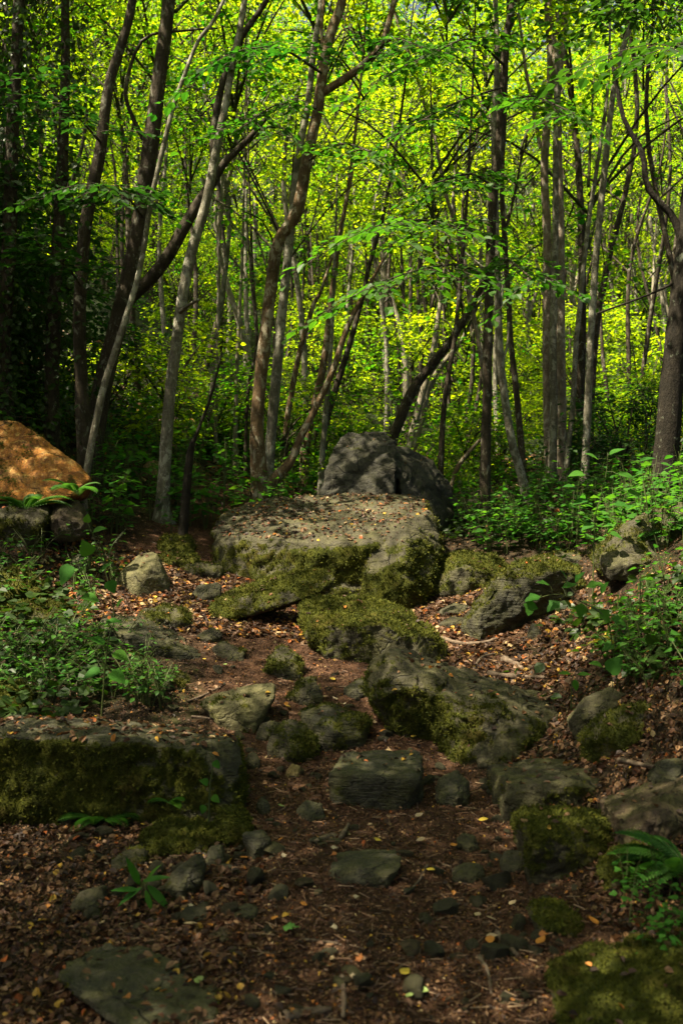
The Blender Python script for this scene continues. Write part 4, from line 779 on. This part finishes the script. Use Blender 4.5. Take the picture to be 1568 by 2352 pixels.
# ------------------------------------------------------------------ coppiced background trees (copied)
def coppice(seed, stems, height, mat, crs, label, ncr=3):
    r = random.Random(seed); root = link('tree', None); tag(root, label, 'tree'); base = np.zeros(3)
    for i in range(stems):
        a = r.uniform(0, 6.28); ln = r.uniform(.03, .20)*height*(.5 if stems == 1 else 1); h = height*r.uniform(.75, 1.05); r0 = r.uniform(.034, .066)*(1.3 if stems == 1 else 1)
        k = np.array([math.cos(a), math.sin(a), 0]); b0 = k*.15*(stems > 1); w1 = np.array([r.gauss(0, .18), r.gauss(0, .18), 0]); w2 = np.array([r.gauss(0, .25), r.gauss(0, .25), 0])
        W = np.array([b0+[0, 0, -.3], b0+k*ln*.2+[0, 0, h*.25]+w1, b0+k*ln*.5+[0, 0, h*.55]+w2, b0+k*ln*.8+[0, 0, h*.8], b0+k*ln+[0, 0, h]])
        L = trunk_part(root, base, W, np.array([r0*1.25, r0, r0*.75, r0*.5, r0*.2]), mat, 'trunk', 7, n=16)
        for _ in range(3):
            j = r.randint(5, 14); a2 = r.uniform(0, 6.28); e = np.array([math.cos(a2), math.sin(a2), .9]); l2 = r.uniform(.8, 2.0)
            trunk_part(root, base, np.array([L[j], L[j]+e*l2*.5+[r.gauss(0, .1), r.gauss(0, .1), 0], L[j]+e*l2+[0, 0, .2]]), np.array([r0*.4, r0*.28, r0*.1]), mat, 'branch', 5, n=7)
        for q_ in range(ncr):
            j = ([15, 13, 12, 10] if ncr == 4 else [15, 12, 9, 6])[q_ % 4]; p = L[j]+np.array([r.uniform(-.6, .6), r.uniform(-.6, .6), r.uniform(-.2, .5)]); add_crown(root, p, r.uniform(.7, 1.05), crs[r.randrange(len(crs))])
    return root
BL = ['slender dark tree of the coppiced wood far behind the boulders', 'clump of thin leaning stems in the coppiced wood far behind', 'pale thin-stemmed tree in the sunlit wood far behind', 'single straight dark pole tree deep in the wood']
PRO = [coppice(1, 1, 9.5, 'bark_dark', CR, BL[0], 2), coppice(2, 3, 8.5, 'bark_dark', CR, BL[1], 1), coppice(3, 1, 8.5, 'bark_pale', CR, BL[2], 2), coppice(4, 1, 10, 'bark_grey', CR, BL[3], 3), coppice(5, 2, 9, 'bark_dark', CR, BL[1], 2)]
used = [False]*5
PRO.append(coppice(6, 1, 9, 'bark_dark', CRD, 'thick-crowned tree of the dense dark wood and the added shade trees beside the path', 4)); used.append(False)  # dense crowns; this tree also serves as added shade out of view
spots = []
def far_tree(px, d, k, s=1.0, label=None, group=None, thin=True):
    x = (px-784)*d/F; o = PRO[k] if not used[k] else copy_tree(PRO[k]); used[k] = True
    o.location = (x, d, float(gz(x, d)[0])-.05); o.rotation_euler = (0, 0, rnd.uniform(0, 6.28)); o.scale = (s, s, s)
    o['group'] = group or 'trees of the wood behind: '+['dark', 'clumps', 'pale', 'poles', 'clumps', 'thick crowns'][k]
    if label: o['label'] = label
    for ch in (o.children if thin else ()):
        if ch.name.startswith('crown') and blocks_sun(np.array(o.location)+s*np.array((Matrix.Rotation(o.rotation_euler.z, 3, 'Z')@ch.location)[:]), 1.9*s*ch.scale[0]):
            k_ = CRT[rnd.randrange(3)]; ch.data = k_[0]
            for t in ch.children: t.data = k_[1]
for i in range(112):
    for _ in range(30):
        d = 15.5+48*(i/112)**.9+rnd.uniform(-1, 1); px = rnd.uniform(-250, 1800); x = (px-784)*d/F
        if all((x-a)**2+(d-b_)**2 > (1.0+.02*d)**2 for a, b_ in spots): break
    spots.append((x, d)); far_tree(px, d, 5 if (px < 220 and d < 42) or (px < 340 and d < 20) else rnd.choices(range(5), [2.5, 3, 3.4, 2, 2.2])[0], rnd.uniform(.8, 1.1)*(.72+.016*d))
for px, d, k in ((900,34,3),(1000,38,0),(1130,36,3),(1330,33,0),(1420,38,3),(1530,36,3),(700,36,0),(560,34,3),(1230,40,3),(780,40,3),(1480,46,3),(1560,50,0),(1400,52,3),(1300,55,0),(1620,42,3),(1200,58,3),(1000,60,0),(820,58,3),(640,60,0),(1510,58,3),(1440,60,0),(500,56,3),(350,50,3),(250,46,0)):
    far_tree(px, d, k, rnd.uniform(1.6, 1.9))
rnd.seed(55); rng = np.random.default_rng(85)
# mostly unseen trees, added round the viewpoint to shade the path and left bank
SHADE_TREES = [(-6.4,6.8,5),(-7.4,8.0,5),(-4.8,13,5),(-5.6,15.5,5),(-6.6,14,5),(-5.4,18.5,5),(-7.2,20.5,5),(-6.6,24,5),(-7.0,10.5,5),(-8.2,12.5,5),(-6.4,9.0,5),(-8.5,9.0,5),(-2.2,1.2,5),(-1.5,1.5,5),(-3.5,4.9,0),(-1.9,3.5,5),(-2.3,2.6,5),(-1.2,.3,5),(2.4,2.2,5),(-6.0,12.5,5),(-5.0,14,5),(-7.0,17,5),(-3.2,.8,5),(3.2,1.2,5),(-4.6,4.2,5),(4.8,4.6,5),(.4,-2.2,5),(-2.4,-4.5,5),(2.8,-4.6,5),(6.4,2,5),(-6.4,1.6,5),(5.2,7.4,5),(-5.2,10.5,5),(-4.4,-1.8,5),(4.6,-1.6,5),(-1.5,-1.5,0),(1.2,-5,3),(-4,-1,3),(4.5,-1.5,0),(-4.4,5.5,0),(-5.5,9.5,3),(-3.8,1.5,3),(4.8,6.3,0),(5.8,9.5,3),(4.2,2,2),(-2.6,-3.5,0),(2.5,-3,3),(-7,14,0),(-8,8,4),(7.5,4,0)]
far_tree(784-4.7*F/8.6, 8.6, 5, .62, thin=False); far_tree(784-5.6*F/9.2, 9.2, 5, .8, thin=False)  # two unseen dense trees added to keep sun off the orange boulder
for x, y, k in SHADE_TREES:
    far_tree(784+x*F/max(y, .1) if y > 0 else 0, max(y, .1), k, rnd.uniform(.85, 1.1)) if y > .2 else None
    if y <= .2:
        o = copy_tree(PRO[k]); o.location = (x, y, float(gz(x, y)[0])-.05); o.rotation_euler = (0, 0, rnd.uniform(0, 6.28)); o['group'] = 'trees of the wood behind: '+['dark', 'clumps', 'pale', 'poles', 'clumps', 'thick crowns'][k]

rnd.seed(56); rng = np.random.default_rng(86)
# ------------------------------------------------------------------ understory saplings, herbs, ferns
def blade_leaf(kind):
    t = np.linspace(0, 1, 6)
    if kind == 'heart': w = .46*np.sin(np.pi*np.clip(t*.94+.06, 0, 1)**.62)
    elif kind == 'ovate': w = .30*np.sin(np.pi*t**.85)
    elif kind == 'strap': w = .13*np.sin(np.pi*np.clip(t*.95+.05, 0, 1)**.8)
    else: w = .42*np.sin(np.pi*t**.7)*(1+.18*np.cos(t*16))
    z = -.16*t*t+.02; V = np.concatenate([np.c_[w, t, z+.20*w], np.c_[0*t, t, z], np.c_[-w, t, z+.20*w]]); f = np.concatenate([[[i, i+1, i+7, i+6], [i+6, i+7, i+13, i+12]] for i in range(5)])
    return V, f
def leaf_mesh(kind, mat, tint):
    V, f = blade_leaf(kind); b = MB(); b.add(V, f, tint=np.full(len(V), tint)); return b.mesh('leaf', MAT[mat])
LS = .64
HL = {k: [leaf_mesh(k, 'herb', t) for t in (.1, .4, .7, 1.0)] for k in ('heart', 'ovate', 'toothed', 'strap')}
HD = [leaf_mesh('ovate', 'fern', t) for t in (.1, .4, .8)]
def place_leaf(root, pos, fwd, up, size, me):
    f = nrm(fwd); X = nrm(np.cross(f, up)); U = np.cross(X, f); M = Matrix(((X[0], f[0], U[0], pos[0]), (X[1], f[1], U[1], pos[1]), (X[2], f[2], U[2], pos[2]), (0, 0, 0, 1)))
    o = link('leaf', me, root); o.matrix_local = M@Matrix.Scale(size, 4); kid(o, root); return o
MAT['stem'] = leaf_mat('herb_stem', (.05, .07, .02), (.08, .09, .03), (.08, .12, .02), (.1, .14, .02), .1)
def herb(h, nl, size, kind, seed, name='herb', stems=1, lean=.2, meshes=None):
    r = random.Random(seed); root = link(name, None); sb = MB()
    for s in range(stems):
        a = r.uniform(0, 6.28); e = np.array([math.cos(a)*lean*h, math.sin(a)*lean*h, h*r.uniform(.8, 1.1)]); L = smooth_line([[0, 0, -.03], e*[.3, .3, .5], e], 8)
        V, fs = tube(L, np.linspace(.0045, .002, 8), 4, False); sb.add(V, fs, tint=np.full(len(V), .5)); n = nl//stems
        for i in range(n):
            t = .35+.65*(i+.6)/n; p = L[min(7, int(t*7))]; a2 = i*2.4+r.uniform(-.4, .4)+s; fw = np.array([math.cos(a2), math.sin(a2), r.uniform(-.25, .25)]); st = size*r.uniform(.25, .6); q1 = p+fw*st
            V, fs = tube(np.array([p, q1]), .0016, 3, False); sb.add(V, fs, tint=np.full(len(V), .5))
            up = nrm(np.array([r.gauss(0, .22), r.gauss(0, .22)-.15, 1])); mm = (meshes or HL[kind]); place_leaf(root, q1, fw+[0, 0, -.1], up, LS*size*r.uniform(.7, 1.2), mm[r.randrange(len(mm))])
    o = link('stem', sb.mesh('stem', MAT['stem']), root); kid(o, root); return root
MARKS = []
for o_ in list(C.objects):
    if o_.parent is None and 'label' in o_ and o_.get('category') in ('boulder', 'slab', 'stone block', 'rock', 'tree') and 'group' not in o_:
        L_ = o_['label'].split(); cut = next((i for i, w_ in enumerate(L_) if w_ in ('with', 'standing', 'beside', 'behind', 'lying', 'leaning', 'strewn', 'on', 'at', 'under', 'above', 'in', 'that', 'close', 'set', 'resting', 'against', 'between', 'below', 'rising', 'forking', 'half', 'hugging', 'among', 'within', 'curving', 'slanting', 'propped', 'supporting', 'propping', 'sunk', 'before', 'right', 'left', 'just')), len(L_))
        if 2 < cut < 7: MARKS.append((np.array(o_.location)[:2], ' '.join(L_[:cut])))
def near(x, y):
    return min(MARKS, key=lambda m_: (m_[0][0]-x)**2+(m_[0][1]-y)**2)[1]
class Herd:
    def __init__(s, proto): s.p = proto; s.used = False
    def put(s, x, y, sc, label, cat, group, z=0):
        o = s.p if not s.used else copy_tree(s.p); s.used = True; o.location = (x, y, float(gz(x, y)[0])+z); o.rotation_euler = (rnd.uniform(-.12, .12), rnd.uniform(-.12, .12), rnd.uniform(0, 6.28)); o.scale = (sc,)*3; tag(o, (label+' near the '+near(x, y)) if len(label.split()) < 9 else label, cat, group); return o
SEED = [Herd(herb(.42, 15, .13, 'heart', 1, 'seedling', 2)), Herd(herb(.50, 18, .12, 'toothed', 2, 'seedling', 3)), Herd(herb(.34, 14, .14, 'toothed', 3, 'seedling', 2)), Herd(herb(.6, 18, .12, 'ovate', 4, 'seedling', 3))]
for i in range(185):      # carpet on the bank behind the hollow block
    for _ in range(40):
        px = rnd.uniform(1030, 1640); py = rnd.uniform(1085, 1270)
        if py > 1080+(1640-px)*.12: break
    d = hit(px, py+rnd.uniform(0, 25)); d = min(d, 14); x = (px-784)*d/F
    SEED[i % 4].put(x, d, rnd.uniform(.65, 1.15), 'broad-leaved seedling in the green carpet', 'seedling', 'seedling carpet on the bank')
for i in range(135):      # slope behind the pyramid rock
    px = rnd.uniform(210, 720); py = rnd.uniform(960, 1235); d = min(hit(px, py), 15); x = (px-784)*d/F
    SEED[i % 4].put(x, d, rnd.uniform(.7, 1.5), 'green seedling on the shady slope', 'seedling', 'seedlings on the shady slope')
PER = [Herd(herb(.20, 16, .075, 'ovate', 11, 'leafy_herb', 4, .7)), Herd(herb(.24, 18, .065, 'ovate', 12, 'leafy_herb', 4, .6, HD)), Herd(herb(.16, 14, .08, 'ovate', 13, 'leafy_herb', 3, .8))]
for i in range(95):
    for _ in range(40):
        px = rnd.uniform(-40, 395); py = rnd.uniform(1450, 1632)
        if py > 1440+max(0, px-200)*.45: break
    d = hit(px, py); x = (px-784)*d/F; PER[i % 3].put(x, d, rnd.uniform(.7, 1.15), 'low glossy plant in the leafy patch', 'plant', 'glossy leafy patch')
for i in range(46):      # right bank, near
    px = rnd.uniform(1330, 1640); py = rnd.uniform(1330, 1600); d = hit(px, py); x = (px-784)*d/F
    if px < 1420 and py < 1480: continue
    if rnd.random() < .6: SEED[i % 4].put(x, d, rnd.uniform(.45, .8), 'leafy stem on the shaded bank', 'seedling', 'stems on the shaded bank')
    else: PER[i % 3].put(x, d, rnd.uniform(.8, 1.2), 'small-leaved plant trailing on the shaded bank', 'plant', 'trailing plants on the shaded bank')
for i in range(14):
    px = rnd.uniform(1380, 1600); py = rnd.uniform(2020, 2260); d = hit(px, py); x = (px-784)*d/F; SEED[i % 4].put(x, d, rnd.uniform(.25, .42), 'small dark-green seedling beside the moss-topped boulder', 'seedling', 'seedlings by the moss-topped boulder')
for i in range(26):
    px = rnd.uniform(-30, 260); py = rnd.uniform(1210, 1400); d = hit(px, py); x = (px-784)*d/F; PER[i % 3].put(x, d, rnd.uniform(.9, 1.5), 'small ivy-like plant on the bank below the orange boulder', 'plant', 'plants below the orange boulder')
rnd.seed(57); rng = np.random.default_rng(87)
# individually shaped plants
def shaped(name, label, stem_px, d, leaves, kind, cat='plant', droop=.1):
    W = np.array([P(px, py, d+dd) for px, py, dd in stem_px]); x, y = W[0, 0], W[0, 1]; g0 = float(gz(x, y)[0]); root = link(name, None, loc=(x, y, g0)); base = np.array([x, y, g0]); W[0, 2] = min(W[0, 2], g0-.02)
    b = MB(); L = smooth_line(W, 20); V, fs = tube(L-base, np.linspace(.005, .002, 20), 5); b.add(V, fs, tint=np.full(len(V), .5))
    for (px, py, dd, ang, sz, ups) in leaves:
        p = P(px, py, d+dd); j = np.argmin(np.linalg.norm(L-p, axis=1)); V, fs = tube(np.array([L[j], (L[j]+p)/2+[0, 0, .01], p])-base, .0016, 4, False); b.add(V, fs, tint=np.full(len(V), .5))
        a = math.radians(ang); fw = np.array([math.cos(a), -.25, math.sin(a)]); up = np.array([0, -ups, 1.])+[rnd.uniform(-.2, .2), 0, 0]; place_leaf(root, p-base, fw, up, sz*.85, HL[kind][rnd.randrange(4)])
    o = link('stem', b.mesh('stem', MAT['stem']), root); tag(root, label, cat); return root
shaped('sapling', 'tall single-stemmed sapling with big heart-shaped leaves in the leafy patch', [(225,1610,0),(245,1500,0),(262,1420,.05),(250,1340,.05),(225,1260,.1),(200,1195,.1)], 5.4,
       [(165,1300,-.05,-120,.14,.9),(205,1275,.05,110,.11,.8),(215,1222,.1,20,.10,.5),(200,1200,.1,80,.06,.6),(190,1370,-.05,-10,.12,.4),(250,1335,-.05,-60,.09,.5),(235,1310,0,40,.08,.5),(240,1480,-.05,150,.12,.3),(262,1500,-.05,-20,.11,.5),(230,1540,-.1,-160,.12,.4),(255,1545,-.1,-30,.12,.5),(245,1430,0,10,.10,.3),(270,1395,0,60,.08,.4)], 'heart', 'sapling')
shaped('sapling', 'arching spray of lobed leaves hanging before the hollow block', [(1420,1570,0),(1405,1480,0),(1390,1420,-.05),(1340,1385,-.1),(1280,1365,-.15),(1230,1375,-.2)], 5.6,
       [(1240,1370,-.2,190,.11,.4),(1222,1380,-.2,-110,.10,1.0),(1262,1345,-.15,160,.10,.3),(1290,1350,-.1,20,.10,.4),(1285,1382,-.1,-150,.11,.5),(1320,1340,-.1,60,.10,.3),(1335,1385,-.05,-100,.10,.6),(1345,1350,-.05,20,.12,.4),(1375,1400,-.05,-50,.11,.6),(1380,1365,0,70,.10,.3),(1400,1420,0,-20,.12,.5),(1410,1480,0,200,.10,.4),(1300,1330,-.1,120,.08,.3)], 'toothed', 'sapling')
shaped('sapling', 'upright sapling with broad leaves reaching over the seedling bank', [(1360,1270,0),(1365,1200,0),(1380,1140,0),(1392,1080,0),(1395,1040,0)], 7.4,
       [(1340,1090,-.1,180,.15,.4),(1400,1045,0,30,.14,.3),(1370,1055,-.05,150,.13,.4),(1420,1090,-.05,-10,.15,.4),(1440,1130,-.05,-20,.13,.4),(1345,1150,-.1,190,.13,.4),(1410,1160,-.05,0,.14,.4),(1360,1205,-.1,200,.12,.4),(1400,1225,-.05,-20,.12,.4),(1470,1060,0,20,.13,.3),(1320,1120,-.1,170,.12,.3)], 'heart', 'sapling')
shaped('herb', 'plant with a single large crinkled leaf above the pale slab', [(1400,1640,0),(1405,1590,0),(1405,1560,0)], 5.6, [(1400,1545,-.05,60,.14,.9),(1380,1530,-.05,160,.09,.4),(1430,1540,0,20,.11,.4),(1415,1620,-.05,-10,.10,.5),(1370,1610,-.05,200,.09,.5)], 'heart')
shaped('herb', 'three-leaved seedling on the bank edge by the path', [(1310,1600,0),(1312,1570,0),(1315,1550,0)], 5.8, [(1310,1548,0,170,.09,.4),(1325,1550,0,10,.09,.4),(1318,1560,-.05,-80,.08,.7)], 'ovate')
shaped('herb', 'strap-leaved plant growing in litter below the great block', [(325,2070,0),(328,2045,0),(330,2025,0)], 3.75, [(320,2030,0,110,.14,.6),(330,2025,-.05,20,.13,.5),(325,2040,-.05,-150,.13,.5),(340,2035,-.05,-40,.15,.6),(335,2030,0,60,.12,.4),(318,2045,-.05,170,.12,.5),(335,2045,-.08,-70,.10,.6)], 'strap')
shaped('vine', 'thin trailing stem with small leaves climbing the mossy side of the block', [(478,1850,0),(482,1810,0),(488,1770,0),(486,1735,0)], 4.35, [(490,1750,0,-40,.05,.6),(478,1800,0,150,.05,.8),(487,1830,0,-30,.05,.8),(470,1850,0,-110,.045,.8)], 'heart')
rnd.seed(58); rng = np.random.default_rng(88)
# ferns
def frond_mesh(L, mat):
    b = MB(); n = 22; t = np.linspace(0, 1, n); line = np.c_[0*t, L*t*(1-.12*t), L*(.42*t-.55*t*t)]; V, fs = tube(line, np.linspace(.004, .001, n)*L*2, 4, False); b.add(V, fs, tint=np.full(len(V), .4))
    for i in range(2, n):
        for s in (-1, 1):
            l = L*.20*math.sin(math.pi*min(1, t[i]*.92+.08))**.7+.004
            b2 = LEAF_T.copy(); leaf_batch(b, line[i:i+1], np.array([[s*1., .45, -.12]]), np.array([[0, -.2, 1.]]), [l], width=[.75], tint=np.array([rnd.random()]))
    return b.mesh('frond', MAT[mat], False)
FR = frond_mesh(1, 'fern'); FRY = frond_mesh(1, 'fern_yellow')
def fern(px, py, size, n, label, me=FR, d=None, face=None, group=None):
    d = d or hit(px, py); x = (px-784)*d/F; root = link('fern', None, loc=(x, d, float(P(px, py, d)[2]))); tag(root, label, 'fern', group)
    for i in range(n):
        a = 2*math.pi*i/n+rnd.uniform(-.3, .3) if face is None else face+rnd.uniform(-1.2, 1.2); o = link('frond', me, root); o.rotation_euler = (rnd.uniform(.0, .5), 0, a); s = size*rnd.uniform(.7, 1.15); o.scale = (s, s, s)
fern(235, 1885, .22, 8, 'small bright fern growing at the foot of the great mossy block', face=3.14)
fern(390, 1845, .13, 5, 'tiny fern on the ledge by the great block corner', d=4.35, face=3.14)
fern(705, 1085, .6, 8, 'yellow-green fern beside the mossy foot of the forked trunk', FRY)
fern(672, 1100, .4, 6, 'pale fern close under the forked trunk', FRY)
fern(1345, 1905, .12, 5, 'tiny fern on the moss of the block below the wide rock', d=4.3)
fern(1570, 1990, .28, 7, 'fern arching over the brown boulder foot', d=3.6, face=1.6)
fern(175, 1130, .35, 6, 'fern at the edge of the orange boulder', d=8.3)
fern(60, 1170, .4, 7, 'fern hanging below the orange boulder', d=8.3)
for px, py in ((1330,1215),(1420,1195),(1500,1180),(1550,1230),(1260,1235),(1190,1225),(1380,1150),(1480,1120)):
    fern(px, py, rnd.uniform(.3, .45), 7, 'feathery dark-green fern among the seedlings near the '+near((px-784)*hit(px, py)/F, hit(px, py)), group='ferns among the seedlings')
fern(1400, 1480, .2, 6, 'yellowing fern on the shaded bank', FRY)
rnd.seed(59); rng = np.random.default_rng(89)
# understory bushes: hazel-like saplings with low crowns
CRS = [crown_mesh(300+i, R=(.9, .9, 1.0), clumps=9, per=6, leaves=22, size=.085, mat=('leaf' if i < 2 else 'leaf_dark')) for i in range(4)]
def bush(px, py, d, s, k, label, group, h=1.0):
    x = (px-784)*d/F; z = float(gz(x, d)[0]); root = link('shrub', None, loc=(x, d, z)); tag(root, label+' near the '+near(x, d), 'shrub', group)
    for j in range(3):
        a = rnd.uniform(0, 6.28); e = np.array([math.cos(a)*.3*s, math.sin(a)*.3*s, h*s]); trunk_part(root, np.zeros(3), np.array([[0, 0, -.1], e*[.4, .4, .5], e, e*[1.5, 1.5, 1.4]]), np.array([.018, .014, .010, .004])*s, 'bark_dark', 'stem', 5, n=8)
    add_crown(root, (0, 0, (h+.35)*s), s, CRS[k])
for i in range(14):
    px = rnd.uniform(230, 740); d = rnd.uniform(12.5, 19); bush(px, 0, d, rnd.uniform(.6, 1.0), rnd.choice([0, 1]), 'leafy shrub on the shady slope', 'shrubs on the shady slope', rnd.uniform(.2, 1.0))
for i in range(16):
    px = rnd.uniform(980, 1640); d = rnd.uniform(15, 21); bush(px, 0, d, rnd.uniform(.6, .9), rnd.choice([0, 1]), 'leafy shrub in the sunny wood', 'shrubs beyond the slender trunks', rnd.uniform(.1, .6))
for i in range(24):
    d = rnd.uniform(10.3, 15); px = 784-F*rnd.uniform(4.1, 5.6)/d; bush(px, 0, d, rnd.uniform(.9, 1.4), rnd.choice([2, 3]), 'dark-leaved shrub on the steep bank', 'shrubs on the steep bank', rnd.uniform(.3, 1.9))
for i in range(46):
    d = rnd.uniform(22, 50); px = rnd.uniform(300, 1700) if d < 26 else rnd.uniform(100, 1700); x = (px-784)*d/F; s_ = rnd.uniform(.7, 1.2)*(.7+.012*d); root = link('shrub', None, loc=(x, d, float(gz(x, d)[0]))); tag(root, 'bushy sunlit shrub deep in the wood far behind the boulders', 'shrub', 'sunlit shrubs deep in the wood')
    h = rnd.uniform(.8, 2.6)
    for j in range(2): trunk_part(root, np.zeros(3), np.array([[0, 0, -.2], [rnd.uniform(-.2, .2), 0, h*.5], [rnd.uniform(-.5, .5), rnd.uniform(-.5, .5), h*1.1]]), np.array([.04, .03, .012]), 'bark_dark', 'stem', 5, n=8)
    add_crown(root, (0, 0, h), s_, CR[rnd.randrange(6)])
for i in range(10):
    px = rnd.uniform(640, 1110); bush(px, 0, rnd.uniform(12.6, 15.5), rnd.uniform(.5, .75), rnd.choice([0, 1]), 'low bright shrub behind the boulders', 'bright shrubs behind the boulders', rnd.uniform(.05, .3))
for i in range(60):
    d = rnd.uniform(40, 72); px = rnd.uniform(80, 1700); x = (px-784)*d/F; s_ = rnd.uniform(1.5, 2.4); root = link('shrub', None, loc=(x, d, float(gz(x, d)[0]))); tag(root, 'tall leafy bush on the far hillside beyond the wood', 'shrub', 'bushes on the far hillside')
    h = rnd.uniform(1.0, 3.5); trunk_part(root, np.zeros(3), np.array([[0, 0, -.2], [rnd.uniform(-.2, .2), 0, h*.5], [rnd.uniform(-.5, .5), rnd.uniform(-.5, .5), h*1.2]]), np.array([.07, .05, .02]), 'bark_dark', 'stem', 5, n=8)
    add_crown(root, (0, 0, h+.8), s_, CR[rnd.randrange(6)])
for px, d, s in ((1430,13,.8),(1480,13.4,.7),(1395,13.6,.6)):
    bush(px, 0, d, s, 3, 'dense dark evergreen bush', 'evergreen bushes beyond the seedlings', .2)
rnd.seed(60); rng = np.random.default_rng(90)
# ground ivy on the banks
b = MB()
n = 26000; px = rng.uniform(-250, 1850, n); d = rng.uniform(5.2, 20, n); x = (px-784)*d/F; den = (1-path_w(x, d))*sstep(-.15, .35, vnoise(np.c_[x*.8, d*.8, 0*x], 77)); den = den*np.where((x > -1.5) & (x < 1.6) & (d < 9.5), .05, 1)
k = rng.random(n) < den; x, d = x[k], d[k]; p = np.c_[x, d, gz(x, d)+rng.uniform(.02, .16, len(x))]; fw = rng.normal(0, 1, p.shape)*[1, 1, .3]
leaf_batch(b, p, fw, nrm(GN(p)+rng.normal(0, .35, p.shape)), rng.uniform(.045, .09, len(p)), width=1.5, tint=rng.random(len(p)))
o = link('ground_ivy', b.mesh('ground_ivy', MAT['leaf_ivy'], False)); tag(o, 'low dark ivy leaves covering the banks', 'ivy', kind='stuff')
